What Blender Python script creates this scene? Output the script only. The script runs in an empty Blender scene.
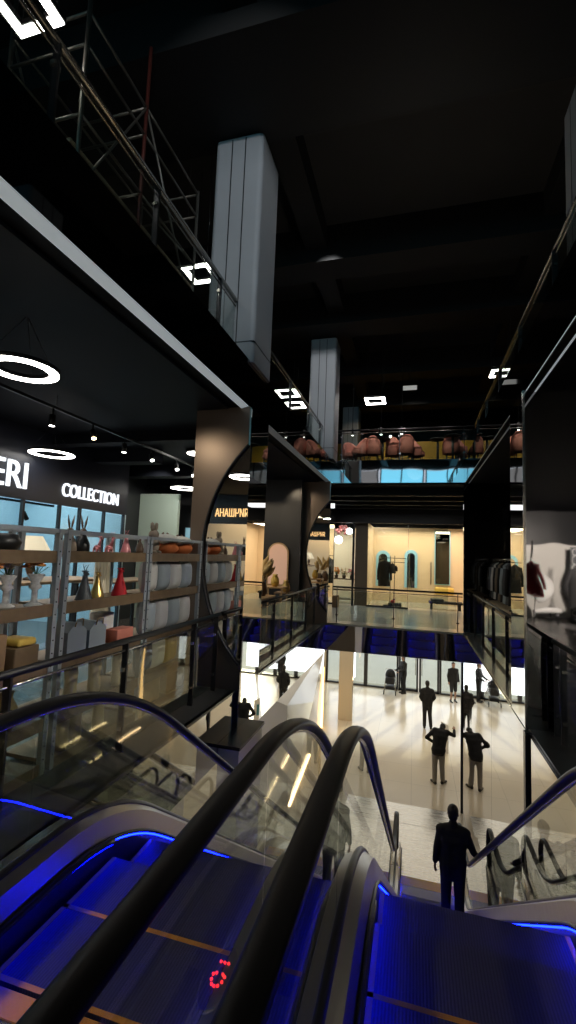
import bpy, bmesh, math, random
from mathutils import Vector, Matrix
R = math.radians
PI = math.pi
random.seed(7)
SC = bpy.context.scene
COL = SC.collection
EYE = 1.85

# ------------------------------------------------------------------ helpers
def V(*a): return Vector(a)

def props(o, label=None, cat=None, group=None, kind=None):
    if label: o['label'] = label
    if cat: o['category'] = cat
    if group: o['group'] = group
    if kind: o['kind'] = kind
    return o

def empty(name, label, cat, loc=(0, 0, 0), rz=0.0, group=None):
    o = bpy.data.objects.new(name, None)
    COL.objects.link(o)
    o.location = loc
    o.rotation_euler = (0, 0, rz)
    o.empty_display_size = 0.1
    return props(o, label, cat, group)

def copy_tree(o, parent=None):
    c = o.copy()
    COL.objects.link(c)
    c.parent = parent
    for ch in list(o.children):
        copy_tree(ch, c)
    return c

def world_loc(o):
    v = Vector((0, 0, 0))
    while o:
        v += o.location
        o = o.parent
    return v

class MB:
    """collects shapes, then links them as ONE mesh object"""
    def __init__(self):
        self.v = []; self.f = []; self.m = []; self.s = []
    def add(self, vs, fs, mi=0, smooth=False):
        b = len(self.v)
        self.v += [Vector(p) for p in vs]
        for f in fs:
            self.f.append([b + i for i in f]); self.m.append(mi); self.s.append(smooth)
        return self
    def box(self, x0, x1, y0, y1, z0, z1, mi=0):
        vs = [(x0,y0,z0),(x1,y0,z0),(x1,y1,z0),(x0,y1,z0),(x0,y0,z1),(x1,y0,z1),(x1,y1,z1),(x0,y1,z1)]
        fs = [(0,3,2,1),(4,5,6,7),(0,1,5,4),(1,2,6,5),(2,3,7,6),(3,0,4,7)]
        return self.add(vs, fs, mi)
    def rbox(self, x0, x1, y0, y1, z0, z1, r=0.02, mi=0, seg=2):
        bm = bmesh.new()
        bmesh.ops.create_cube(bm, size=1)
        for v in bm.verts:
            v.co = Vector(((x0+x1)/2 + v.co.x*(x1-x0), (y0+y1)/2 + v.co.y*(y1-y0), (z0+z1)/2 + v.co.z*(z1-z0)))
        r = min(r, 0.49*min(x1-x0, y1-y0, z1-z0))
        bmesh.ops.bevel(bm, geom=bm.edges[:], offset=r, segments=seg, profile=0.5, affect='EDGES')
        bm.verts.index_update()
        self.add([v.co.copy() for v in bm.verts], [[v.index for v in f.verts] for f in bm.faces], mi, True)
        bm.free(); return self
    def tube(self, pts, r, n=8, mi=0, cap=True, up=None, rx=None):
        """r: number or list; rx: list/number for elliptical second radius"""
        pts = [Vector(p) for p in pts]
        k = len(pts)
        rs = r if isinstance(r, (list, tuple)) else [r]*k
        r2 = rs if rx is None else (rx if isinstance(rx, (list, tuple)) else [rx]*k)
        rings = []; prevn = None
        for i, p in enumerate(pts):
            t = (pts[min(i+1, k-1)] - pts[max(i-1, 0)])
            if t.length < 1e-9: t = Vector((0,0,1))
            t.normalize()
            if prevn is None:
                a = Vector(up) if up else (Vector((0,0,1)) if abs(t.z) < 0.9 else Vector((1,0,0)))
                nrm = (a - t*a.dot(t)).normalized()
            else:
                nrm = (prevn - t*prevn.dot(t))
                nrm = nrm.normalized() if nrm.length > 1e-6 else prevn
            prevn = nrm
            b = t.cross(nrm)
            rings.append([p + nrm*(math.cos(2*PI*j/n)*rs[i]) + b*(math.sin(2*PI*j/n)*r2[i]) for j in range(n)])
        vs = [q for ring in rings for q in ring]; fs = []
        for i in range(k-1):
            for j in range(n):
                a = i*n + j; b2 = i*n + (j+1) % n
                fs.append((a, b2, b2+n, a+n))
        if cap:
            fs.append(tuple(range(n-1, -1, -1))); fs.append(tuple((k-1)*n + j for j in range(n)))
        return self.add(vs, fs, mi, True)
    def lathe(self, prof, c=(0,0,0), n=20, mi=0, sx=1, sy=1, cap=True):
        """prof: list of (r, z)"""
        vs = []; fs = []
        for r_, z in prof:
            for j in range(n):
                a = 2*PI*j/n
                vs.append((c[0]+r_*math.cos(a)*sx, c[1]+r_*math.sin(a)*sy, c[2]+z))
        for i in range(len(prof)-1):
            for j in range(n):
                a = i*n+j; b = i*n+(j+1) % n
                fs.append((a, b, b+n, a+n))
        if cap and prof[0][0] > 1e-4: fs.append(tuple(range(n-1, -1, -1)))
        if cap and prof[-1][0] > 1e-4: fs.append(tuple((len(prof)-1)*n+j for j in range(n)))
        return self.add(vs, fs, mi, True)
    def ball(self, c, rx, ry=None, rz=None, mi=0, n=12, rot=None):
        ry = rx if ry is None else ry; rz = rx if rz is None else rz
        k = max(5, n//2+1); vs = []; fs = []
        for i in range(k):
            t = PI*i/(k-1)
            for j in range(n):
                a = 2*PI*j/n
                p = Vector((rx*math.sin(t)*math.cos(a), ry*math.sin(t)*math.sin(a), -rz*math.cos(t)))
                if rot is not None: p = rot @ p
                vs.append(Vector(c)+p)
        for i in range(k-1):
            for j in range(n):
                a = i*n+j; b = i*n+(j+1) % n
                fs.append((a, b, b+n, a+n))
        return self.add(vs, fs, mi, True)
    def capsule(self, a, b, ra, rb, n=12, mi=0):
        a = Vector(a); b = Vector(b); d = (b-a)
        L = d.length; d = d/L if L > 1e-6 else Vector((0,0,1))
        pts = []; rs = []
        for t in (-1, -.8, -.5, 0): pts.append(a + d*ra*t); rs.append(max(1e-3, ra*math.sqrt(max(0, 1-t*t))))
        for t in (0.0001, .5, .8, 1): pts.append(b + d*rb*t); rs.append(max(1e-3, rb*math.sqrt(max(0, 1-t*t))))
        return self.tube(pts, rs, n, mi)
    def poly(self, pts, mi=0): return self.add(pts, [tuple(range(len(pts)))], mi)
    def prism(self, pts, d, mi=0):
        n = len(pts); d = Vector(d); pts = [Vector(p) for p in pts]
        vs = pts + [p+d for p in pts]
        fs = [tuple(range(n-1, -1, -1)), tuple(range(n, 2*n))] + [(i, (i+1) % n, n+(i+1) % n, n+i) for i in range(n)]
        return self.add(vs, fs, mi)
    def strip(self, A, B, mi=0, smooth=True):
        """quad strip between two polylines"""
        n = len(A); vs = list(A)+list(B)
        return self.add(vs, [(i, i+1, n+i+1, n+i) for i in range(n-1)], mi, smooth)
    def build(self, name, mats, parent=None, loc=None, base=True, fix=True):
        me = bpy.data.meshes.new(name)
        if parent is not None:
            off = world_loc(parent)
        elif loc is not None:
            off = Vector(loc)
        elif self.v:
            xs = [p.x for p in self.v]; ys = [p.y for p in self.v]; zs = [p.z for p in self.v]
            off = Vector(((min(xs)+max(xs))/2, (min(ys)+max(ys))/2, min(zs)))
        me.from_pydata([p-off for p in self.v], [], self.f)
        for p, mi, s in zip(me.polygons, self.m, self.s):
            p.material_index = mi; p.use_smooth = s
        if fix:
            bm = bmesh.new(); bm.from_mesh(me)
            bmesh.ops.recalc_face_normals(bm, faces=bm.faces[:])
            bm.to_mesh(me); bm.free()
        for m in (mats if isinstance(mats, (list, tuple)) else [mats]): me.materials.append(m)
        o = bpy.data.objects.new(name, me)
        COL.objects.link(o)
        if parent is not None: o.parent = parent
        else: o.location = off
        return o

def thing(mb, name, mats, label, cat, group=None):
    return props(mb.build(name, mats), label, cat, group)

def struct(mb, name, mats, label=None):
    o = mb.build(name, mats); o['kind'] = 'structure'
    if label: o['label'] = label
    return o

# ------------------------------------------------------------------ materials
MATS = {}
def mat(name, col, rough=0.5, metal=0.0, spec=0.5, emit=None, es=0.0, noise=0.0, nscale=8.0, bump=0.0, bscale=30.0, coat=0.0, bdist=0.02):
    m = bpy.data.materials.new(name); m.use_nodes = True
    nt = m.node_tree; b = nt.nodes['Principled BSDF']
    b.inputs['Base Color'].default_value = (*col, 1)
    b.inputs['Roughness'].default_value = rough
    b.inputs['Metallic'].default_value = metal
    b.inputs['Specular IOR Level'].default_value = spec
    b.inputs['Coat Weight'].default_value = coat
    if emit: b.inputs['Emission Color'].default_value = (*emit, 1); b.inputs['Emission Strength'].default_value = es
    if noise or bump:
        tc = nt.nodes.new('ShaderNodeTexCoord')
    if noise:
        nz = nt.nodes.new('ShaderNodeTexNoise'); nz.inputs['Scale'].default_value = nscale; nz.inputs['Detail'].default_value = 5
        nt.links.new(tc.outputs['Object'], nz.inputs['Vector'])
        mx = nt.nodes.new('ShaderNodeMix'); mx.data_type = 'RGBA'
        mx.inputs['A'].default_value = (*[max(0, c*(1-noise)) for c in col], 1)
        mx.inputs['B'].default_value = (*[min(1, c*(1+noise)) for c in col], 1)
        nt.links.new(nz.outputs['Fac'], mx.inputs['Factor']); nt.links.new(mx.outputs['Result'], b.inputs['Base Color'])
    if bump:
        nb = nt.nodes.new('ShaderNodeTexNoise'); nb.inputs['Scale'].default_value = bscale; nb.inputs['Detail'].default_value = 1
        nt.links.new(tc.outputs['Object'], nb.inputs['Vector'])
        bp = nt.nodes.new('ShaderNodeBump'); bp.inputs['Strength'].default_value = bump; bp.inputs['Distance'].default_value = bdist
        nt.links.new(nb.outputs['Fac'], bp.inputs['Height']); nt.links.new(bp.outputs['Normal'], b.inputs['Normal'])
    MATS[name] = m
    return m

def emis(name, col, s):
    m = bpy.data.materials.new(name); m.use_nodes = True
    nt = m.node_tree; nt.nodes.remove(nt.nodes['Principled BSDF'])
    e = nt.nodes.new('ShaderNodeEmission'); e.inputs[0].default_value = (*col, 1); e.inputs[1].default_value = s
    nt.links.new(e.outputs[0], nt.nodes['Material Output'].inputs[0]); return m

def glass(name, tint=(0.86, 0.9, 0.88), refl=0.06, grazing=0.85, rough=0.01):
    """thin pane: tinted see-through with mirror reflections that grow at grazing angles"""
    m = bpy.data.materials.new(name); m.use_nodes = True
    nt = m.node_tree; nt.nodes.remove(nt.nodes['Principled BSDF'])
    tr = nt.nodes.new('ShaderNodeBsdfTransparent'); tr.inputs[0].default_value = (*tint, 1)
    gl = nt.nodes.new('ShaderNodeBsdfGlossy'); gl.inputs['Roughness'].default_value = rough; gl.inputs[0].default_value = (0.95, 0.97, 0.96, 1)
    lw = nt.nodes.new('ShaderNodeLayerWeight'); lw.inputs['Blend'].default_value = 0.5
    pw = nt.nodes.new('ShaderNodeMath'); pw.operation = 'POWER'; pw.inputs[1].default_value = 3.0
    mr = nt.nodes.new('ShaderNodeMapRange'); mr.inputs['To Min'].default_value = refl; mr.inputs['To Max'].default_value = grazing
    mx = nt.nodes.new('ShaderNodeMixShader')
    nt.links.new(lw.outputs['Facing'], pw.inputs[0]); nt.links.new(pw.outputs[0], mr.inputs['Value'])
    nt.links.new(mr.outputs[0], mx.inputs[0]); nt.links.new(tr.outputs[0], mx.inputs[1]); nt.links.new(gl.outputs[0], mx.inputs[2])
    nt.links.new(mx.outputs[0], nt.nodes['Material Output'].inputs[0]); return m

def tiles(name, c1, c2, sx, sy, rough=0.15, mortar=0.004):
    m = mat(name, c1, rough)
    nt = m.node_tree; b = nt.nodes['Principled BSDF']
    tc = nt.nodes.new('ShaderNodeTexCoord'); br = nt.nodes.new('ShaderNodeTexBrick')
    br.offset = 0; br.inputs['Scale'].default_value = 1; br.inputs['Brick Width'].default_value = sx; br.inputs['Row Height'].default_value = sy
    br.inputs['Mortar Size'].default_value = mortar
    br.inputs['Color1'].default_value = (*c1, 1); br.inputs['Color2'].default_value = (*c2, 1); br.inputs['Mortar'].default_value = (*[c*0.6 for c in c1], 1)
    nt.links.new(tc.outputs['Object'], br.inputs['Vector']); nt.links.new(br.outputs['Color'], b.inputs['Base Color'])
    return m

def brushed(name, col, rough, axis=1, stretch=60):
    m = mat(name, col, rough, 1.0)
    nt = m.node_tree; b = nt.nodes['Principled BSDF']
    tc = nt.nodes.new('ShaderNodeTexCoord'); mp = nt.nodes.new('ShaderNodeMapping')
    s = [stretch]*3; s[axis] = 1.5; mp.inputs['Scale'].default_value = s
    nz = nt.nodes.new('ShaderNodeTexNoise'); nz.inputs['Scale'].default_value = 1; nz.inputs['Detail'].default_value = 0
    mr = nt.nodes.new('ShaderNodeMapRange'); mr.inputs['To Min'].default_value = max(0, rough-.05); mr.inputs['To Max'].default_value = rough+.05
    nt.links.new(tc.outputs['Object'], mp.inputs['Vector']); nt.links.new(mp.outputs[0], nz.inputs['Vector'])
    nt.links.new(nz.outputs['Fac'], mr.inputs['Value']); nt.links.new(mr.outputs[0], b.inputs['Roughness'])
    return m

def ridged(name, col, rough, metal, pitch):
    """fine lengthwise ridges of an escalator tread"""
    m = mat(name, col, rough, metal)
    nt = m.node_tree; b = nt.nodes['Principled BSDF']
    tc = nt.nodes.new('ShaderNodeTexCoord'); wv = nt.nodes.new('ShaderNodeTexWave')
    wv.wave_type = 'BANDS'; wv.bands_direction = 'X'; wv.inputs['Scale'].default_value = 1/pitch*0.314; wv.inputs['Distortion'].default_value = 0
    bp = nt.nodes.new('ShaderNodeBump'); bp.inputs['Strength'].default_value = 0.4; bp.inputs['Distance'].default_value = 0.004
    mx = nt.nodes.new('ShaderNodeMix'); mx.data_type = 'RGBA'
    mx.inputs['A'].default_value = (*[c*0.7 for c in col], 1); mx.inputs['B'].default_value = (*[c*1.25 for c in col], 1)
    nt.links.new(tc.outputs['Object'], wv.inputs['Vector']); nt.links.new(wv.outputs['Fac'], bp.inputs['Height'])
    nt.links.new(wv.outputs['Fac'], mx.inputs['Factor']); nt.links.new(mx.outputs['Result'], b.inputs['Base Color'])
    nt.links.new(bp.outputs[0], b.inputs['Normal']); return m

M_floor0 = tiles('pale glossy stone', (.74, .66, .53), (.71, .63, .50), 1.2, 1.2, 0.16)
M_floor1 = mat('grey stone floor', (.10, .10, .10), .22, noise=.25, nscale=3)
M_floor_shop = mat('pale shop floor', (.52, .50, .45), .2, noise=.06, nscale=2)
M_walk = mat('light grey walkway', (.38, .40, .39), .2, noise=.08, nscale=3)
M_black = mat('black paint', (.008, .008, .009), .45)
M_dark = mat('dark wall', (.018, .019, .022), .4, noise=.2, nscale=2)
M_ceil = mat('black ceiling', (.035, .033, .03), .8, noise=.25, nscale=1.2)
M_beam = mat('black beam', (.005, .005, .005), .7, noise=.3, nscale=2)
M_soffit = mat('dark soffit', (.005, .005, .007), .7, spec=.1)
M_navyceil = mat('navy shop ceiling', (.006, .0075, .012), .6, spec=.12)
M_mirror = mat('polished mirror steel', (.84, .84, .82), .015, 1.0)
M_mirrorwall = mat('smoky mirror panel', (.70, .68, .64), .02, 1.0, bump=.06, bscale=.9, bdist=.05)
M_wavy = mat('warped mirror steel', (.34, .32, .32), .03, 1.0, bump=.12, bscale=1.6, bdist=.06)
M_blackmirror = mat('black mirror', (.11, .11, .115), .03, 1.0, bump=.05, bscale=.8, bdist=.05)
M_bluemirror = mat('mirror fascia', (.75, .75, .8), .03, 1.0, bump=.07, bscale=1.3, bdist=.03)
M_trim_glow = mat('edge strip with painted glow', (.85, .88, .9), .35, .3, emit=(.75, .85, .9), es=.27)  # emission paints in the brightness of plain trim; the strip is no lamp
M_trimfar_glow = mat('edge strip with faint painted glow', (.4, .43, .45), .35, .3, emit=(.75, .85, .9), es=.035)  # same trim where less light falls, with a fainter painted glow
M_copper = mat('bronze cladding', (.20, .155, .125), .35, .35, noise=.08, nscale=2)
M_conc = mat('grey column cladding', (.46, .475, .50), .5, noise=.05, nscale=4)
M_white = mat('white gloss', (.80, .78, .73), .12)
M_cream = mat('cream wall', (.72, .62, .46), .5)
M_beige = mat('beige shop wall', (.76, .61, .42), .5, noise=.04, nscale=1.5)
M_brown = mat('brown wall', (.20, .15, .10), .5)
M_green = mat('pale green partition', (.40, .50, .44), .5)
M_ltblue = mat('pale blue shop wall', (.38, .54, .64), .5, noise=.15, nscale=.7)
M_yellowwall = mat('mustard wall', (.70, .38, .02), .5)
M_glass = glass('clear glass', (.86, .9, .88), .05, .8)
M_glass_esc = glass('balustrade glass', (.80, .84, .80), .07, .9)
M_glass_dk = glass('smoky glass', (.55, .57, .57), .07, .8)
M_rubber = mat('black rubber', (.005, .005, .006), .42, spec=.18)
M_gasket = mat('black gasket', (.01, .01, .011), .4)
M_steel = brushed('brushed steel', (.42, .39, .34), .34)
M_steelx = brushed('brushed steel plate', (.62, .60, .56), .28, 0)
M_skirt = mat('dark skirt', (.10, .10, .14), .3, .9)
M_tread = ridged('ridged tread', (.045, .045, .055), .6, .0, .014)
M_riser = ridged('ridged riser', (.04, .04, .045), .55, .0, .014)
M_yel = mat('yellow line', (.85, .36, .02), .5)
M_yelc2 = mat('orange comb', (.95, .50, .05), .4)
M_ledblue = emis('blue strip light', (.001, .004, 1.0), 75)
M_ledblue2 = emis('blue strip light under the lip', (.001, .004, 1.0), 30)
M_ledwhite = emis('white light', (1.0, .96, .90), 14)
M_ledcool = emis('cool white light', (.95, .98, 1.0), 9)
M_ledamber = emis('amber light', (1.0, .60, .22), 4.5)
M_ledwarm = emis('warm light', (1.0, .72, .40), 8)
M_letter = emis('white lit letter', (.9, .94, 1.0), 1.5)
M_lettwarm = emis('orange lit letter', (1.0, .60, .25), 1.6)
M_red = emis('red dot', (1.0, .02, .02), 5)
M_teal = mat('teal sticker', (.03, .20, .24), .4)
M_redst = mat('red sticker', (.42, .03, .03), .4)
M_cladding = mat('escalator side cladding', (.24, .24, .23), .25, .8)
M_postm = mat('gunmetal post', (.06, .06, .065), .3, .8)
M_railsteel = mat('polished rail', (.50, .47, .42), .2, .9)
M_shelfsteel = mat('grey painted steel', (.36, .40, .43), .4, .3)
M_wood = mat('dark oak board', (.17, .115, .065), .45, noise=.35, nscale=12)
M_lightwood = mat('light oak', (.48, .31, .15), .45, noise=.25, nscale=14)
M_suit = mat('black cloth', (.010, .010, .011), .85)
M_coat = mat('charcoal cloth', (.016, .016, .018), .8)
M_trou = mat('dark trousers', (.014, .014, .016), .85)
M_greytrou = mat('grey trousers', (.26, .24, .21), .85)
M_skin = mat('skin', (.42, .25, .17), .5)
M_hair = mat('black hair', (.008, .007, .006), .5)
M_shoe = mat('dark shoe', (.02, .018, .016), .4)
M_pink = mat('pink velvet', (.62, .22, .17), .75, noise=.15, nscale=15)
M_plushw = mat('white plush', (.66, .66, .64), .95, bump=.12, bscale=120, noise=.08)
M_plushg = mat('blue grey plush', (.38, .44, .48), .95, bump=.12, bscale=120, noise=.1)
M_plushb = mat('taupe plush', (.34, .28, .22), .95, bump=.12, bscale=120)
M_orange = mat('orange plush', (.62, .17, .05), .9)
M_redc = mat('red cloth', (.50, .01, .02), .7)
M_greyc = mat('slate figurine', (.07, .08, .09), .5)
M_gold = mat('gold figurine', (.62, .42, .14), .3, .8)
M_pinkf = mat('pink ceramic', (.60, .20, .22), .35)
M_browncer = mat('brown ceramic', (.13, .08, .05), .4)
M_shade = mat('linen lamp shade', (.55, .50, .38), .8, emit=(.8, .72, .5), es=.12)
M_petalo = mat('orange petals', (.80, .28, .06), .8, noise=.4, nscale=30)
M_petalc = mat('cream petals', (.80, .62, .40), .8, noise=.3, nscale=30)
M_petalp = mat('pink petals', (.75, .32, .32), .8, noise=.3, nscale=30)
M_leaf = mat('green leaf', (.06, .16, .05), .6)
M_crystal = mat('cut crystal', (.62, .62, .62), .08, .35, noise=.5, nscale=40)
M_pampas = mat('pampas plume', (.60, .44, .20), .95, noise=.2, nscale=20)
M_paper = mat('blue grey paper bag', (.26, .30, .33), .7)
M_kraft = mat('brown carton', (.27, .17, .09), .7)
M_coral = mat('coral box', (.62, .22, .16), .6)
M_yelc = mat('yellow ceramic', (.70, .48, .10), .4)
M_sky = emis('daylit pale blue', (.16, .55, .72), 1.6)
M_curtain = emis('curtained daylight', (.62, .62, .60), .32)
M_daylight = emis('bright window', (.75, .9, 1.0), 2.4)
M_pavement = mat('snowy pavement', (.80, .80, .80), .8, noise=.1, nscale=1)
M_frame = mat('dark aluminium frame', (.05, .05, .055), .35, .6)
M_blueframe = mat('sky blue frame', (.30, .62, .85), .4)
M_scaf = mat('scaffold tube', (.16, .15, .13), .4, .7)
M_scafred = mat('red scaffold tube', (.08, .015, .01), .5, .3)
M_plank = mat('scaffold plank', (.36, .27, .17), .7, noise=.2)
M_redcoat = mat('red coat', (.45, .02, .03), .8)
M_bluepan = mat('blue shop pane', (.05, .10, .5), .3, emit=(.02, .06, .6), es=.5)
# lengthwise grooves painted by shallow dark joints on column cladding are modelled, not drawn

# ------------------------------------------------------------------ camera
def build_camera():
    y, p, r, F = R(15.61996898), R(5.30323008), R(2.21024844), 455.39
    B = Matrix(((1,0,0),(0,0,-1),(0,1,0)))
    cy, sy, cp, sp, cr, sr = math.cos(y), math.sin(y), math.cos(p), math.sin(p), math.cos(r), math.sin(r)
    Ry = Matrix(((cy,0,sy),(0,1,0),(-sy,0,cy))); Rp = Matrix(((1,0,0),(0,cp,sp),(0,-sp,cp))); Rr = Matrix(((cr,-sr,0),(sr,cr,0),(0,0,1)))
    M = Rr @ Rp @ Ry @ B
    right, down, fwd = M[0], M[1], M[2]
    rot = Matrix((right, -down, -fwd)).transposed()
    cd = bpy.data.cameras.new('camera'); co = bpy.data.objects.new('camera', cd); COL.objects.link(co)
    cd.sensor_fit = 'AUTO'; cd.sensor_width = 36; cd.lens = F/1024*36; cd.clip_start = .03; cd.clip_end = 200
    co.matrix_world = Matrix.Translation((0, 0, EYE)) @ rot.to_4x4()
    SC.camera = co
build_camera()

# ------------------------------------------------------------------ setting
Z0, Z2 = -4.5, 4.57          # ground floor, second upper floor (first upper floor is 0)
XL, XR, YF = -2.3, 1.24, 12.76
S = 0.73                     # slab thickness
def box1(x0,x1,y0,y1,z0,z1): return MB().box(x0,x1,y0,y1,z0,z1)

struct(box1(-13, 13, -8, 24.2, Z0-.15, Z0), 'floor_ground', M_floor0, 'pale glossy stone floor of the ground hall')
# first upper floor: four slabs round the well
struct(box1(-13, XL-.012, 1.0, YF, -S+.01, 0), 'floor_walkway_left', M_floor1)
struct(box1(XR+.03, 13, 1.0, YF, -S+.01, 0), 'floor_walkway_right', M_floor1)
mb = MB(); mb.box(-13, 13, -8, 1.0, -S, 0)
mb.box(XL, -1.92, 1.0, 1.75, -S, 0); mb.box(1.0, XR+.02, 1.0, 1.75, -S, 0)
struct(mb, 'floor_landing', M_floor1)
struct(box1(-13, 13, YF+.012, 17.6, -S+.01, 0), 'floor_walkway_far', M_walk)
struct(box1(-13, 13, 17.6, 24, -S+.01, 0), 'floor_shop_far', M_floor_shop)
# second upper floor slabs
for nm, x0, x1, y0, y1 in (('floor_gallery_left', -13, XL-.012, -8, 24), ('floor_gallery_right', 1.28+.012, 13, -8, 24), ('floor_gallery_far', XL-.012, 1.292, YF+.012, 24), ('floor_gallery_near', XL-.012, 1.292, -8, -4)):
    struct(box1(x0, x1, y0, y1, 3.935, Z2), nm, M_soffit)
# suspended ceiling of the left shops
struct(box1(-13, XL-.3, 1, 12.4, 3.90, 3.93), 'ceiling_shops', M_navyceil)
mb = MB()
for y in (8.0, 9.7, 11.2): mb.box(-12, -5.1, y, y+.35, 3.62, 3.9)
mb.box(-12, -3.12, 6.85, 7.1, 3.72, 3.9)
struct(mb, 'beam_shops', M_navyceil)
# roof ceiling
struct(box1(-13, 13, -8, 24.2, 8.95, 9.1), 'ceiling', M_ceil)
for k, (y0, y1) in enumerate(((-4, -3.2), (4.55, 6.08), (9.05, 9.75), (11.7, 12.6), (15.4, 16.1), (18.8, 19.6))):
    struct(box1(-13, 13, y0, y1, 8.15, 8.95), 'beam_%d' % (k+1), M_beam)
for k, x in enumerate((-2.35, 2.3)):
    struct(box1(x, x+.45, -8, 24, 8.45, 8.95), 'beam_long_%d' % (k+1), M_beam)
# shell walls
struct(box1(-13.2, -13, -8, 24.2, Z0, 9), 'wall_left', M_dark)
struct(box1(13, 13.2, -8, 24.2, Z0, 9), 'wall_right', M_dark)
struct(box1(-13, 13, -8.2, -8, Z0, 5.8), 'wall_back', M_dark)
struct(box1(-13, 13, -8.2, -8, 8.3, 9), 'wall_back_upper', M_dark)
struct(box1(-13, 13, 24, 24.2, -1.4, 9), 'wall_far', M_dark)
# windows high on the back wall (their sky shows in the far mirror fascia)
for k, x0 in enumerate((-12, -8.8, -5.6, -2.4, .8, 4.0, 7.2, 10.0)):
    w = MB(); w.box(x0, x0+2.9, -8.1, -8.05, 5.85, 8.25)
    o = struct(w, 'window_%d' % (k+1), M_curtain if k == 2 else M_sky)
    fr = MB()
    for a, b in ((x0-.1, x0), (x0+2.9, x0+3.0), (x0+1.4, x0+1.5)): fr.box(a, b, -8.12, -7.98, 5.8, 8.3)
    fr.build('window_frame', M_frame, o)

# mirror fascias round the well
def fascia(name, x0, x1, y0, y1, z0, z1, m, label=None):
    return struct(box1(x0, x1, y0, y1, z0, z1), name, m, label)
fascia('trim_1', XL-.012, XL, 1.0, 5.86, -S, -.03, M_mirror)
fascia('trim_2', XL-.012, XL, 6.74, YF, -S, -.03, M_mirror)
fascia('trim_3', XL-.012, XR, YF, YF+.012, -S, -.05, M_bluemirror, 'mirror fascia under the far walkway')
fascia('trim_4', XL-.04, XL+.005, 1.0, 12.7, -.03, 0.0, M_postm)
fascia('trim_5', XL, XR, YF-.01, YF+.03, -.05, 0.0, M_walk)
fascia('trim_6', XL-.012, XL, -4, 12.75, 3.932, Z2+.02, M_blackmirror)
fascia('trim_7', 1.28, 1.292, -4, 12.75, 3.932, Z2+.02, M_blackmirror)
fascia('trim_8', XL-.012, 1.292, YF-.006, YF+.012, 3.93, Z2, M_bluemirror, 'mirror fascia of the far gallery')
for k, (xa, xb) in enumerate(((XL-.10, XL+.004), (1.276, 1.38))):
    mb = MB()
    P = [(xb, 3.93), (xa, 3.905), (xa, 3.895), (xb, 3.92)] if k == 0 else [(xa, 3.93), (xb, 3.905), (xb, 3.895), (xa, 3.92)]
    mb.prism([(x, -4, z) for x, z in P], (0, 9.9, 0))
    struct(mb, 'trim_%d' % (9+k), M_trim_glow, 'pale edge strip with painted glow under the gallery')
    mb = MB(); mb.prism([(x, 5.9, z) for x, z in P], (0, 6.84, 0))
    struct(mb, 'trim_%d' % (16+k), M_trimfar_glow, 'edge strip with faint painted glow under the far part of the gallery')
# mirror wall on the right of the ground hall, in tall panels
for k, (y0, y1) in enumerate(((1.0, 3.4), (3.41, 5.78), (5.9, 8.3), (8.31, 10.7), (10.71, 12.93))):
    struct(box1(XR, XR+.02, y0, y1, Z0, -.03), 'wall_mirror_%d' % (k+1), M_mirrorwall)
for y in (5.84, 13.0):
    thing(box1(XR-.03, XR+.06, y-.045, y+.045, Z0, -.02), 'mullion_post', M_postm,
          'slim black post at the near joint of the mirror wall' if y < 6 else 'slim black post closing the far end of the mirror wall', 'post', )
struct(box1(XR+.03, XR+.2, 12.9, 13.05, Z0, -S), 'trim_11', M_postm)
# white soffit over the ground hall
struct(box1(-13, 13, YF+.05, 23.9, -S-.02, -S), 'ceiling_ground_far', M_white)
struct(box1(-13, XL-.05, 1.0, YF, -S-.02, -S), 'ceiling_ground_left', M_white)

# ------------------------------------------------------------------ columns
def column(x0, x1, y0, y1, z0, z1, label):
    o = MB()
    r = .07
    pts = []
    for cx, cy, a0 in ((x1-r, y0+r, -90), (x1-r, y1-r, 0), (x0+r, y1-r, 90), (x0+r, y0+r, 180)):
        for k in range(5):
            a = R(a0+k*22.5); pts.append((cx+r*math.cos(a), cy+r*math.sin(a), z0))
    n = len(pts)
    o.prism(pts, (0, 0, z1-z0))
    c = thing(o, 'column', M_conc, label, 'column')
    g = MB()
    for fx in (.36, .64):
        x = x0+(x1-x0)*fx; g.box(x-.008, x+.008, y0-.003, y0+.01, z0+.02, z1-.02)
        y = y0+(y1-y0)*fx; g.box(x0-.003, x0+.01, y-.008, y+.008, z0+.02, z1-.02)
    g.build('joint', M_postm, c)
    k = MB(); k.box(x0-.005, x1+.005, y0-.005, y1+.005, z0+.30, z0+.312)
    k.build('skirting_joint', M_postm, c)
    return c
column(-3.02, -2.25, 5.88, 6.72, Z2, 8.13, 'large pale grey clad column rising beside the left gallery rail')
column(-2.98, -2.22, 12.42, 13.2, Z2, 8.10, 'second pale grey column at the far left corner of the well')
column(-2.98, -2.3, 18.6, 19.4, Z2, 8.10, 'pale grey column behind the pink armchairs')
column(1.97, 2.7, 5.88, 6.72, Z2, 8.13, 'pale grey column cut by the right edge behind the right gallery')

def circle_panel(x0, x1, y, z0, z1, cx, cz, rr, t=.05):
    """clad panel with a round cut-out on its right side"""
    pts = [(x0, z0), (x0, z1), (x1, z1)]
    a_top = math.acos((x1-cx)/rr) if abs((x1-cx)/rr) <= 1 else PI
    n = 28; arc = []
    for k in range(n+1):
        a = a_top + (2*PI-2*a_top)*k/n
        arc.append((cx+rr*math.cos(a), cz+rr*math.sin(a)))
    pts = [(x0, z1), (x1, z1)] + arc + [(x1, z0), (x0, z0)]
    m = MB(); m.prism([(x, y, z) for x, z in pts], (0, t, 0))
    return m, arc

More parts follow.
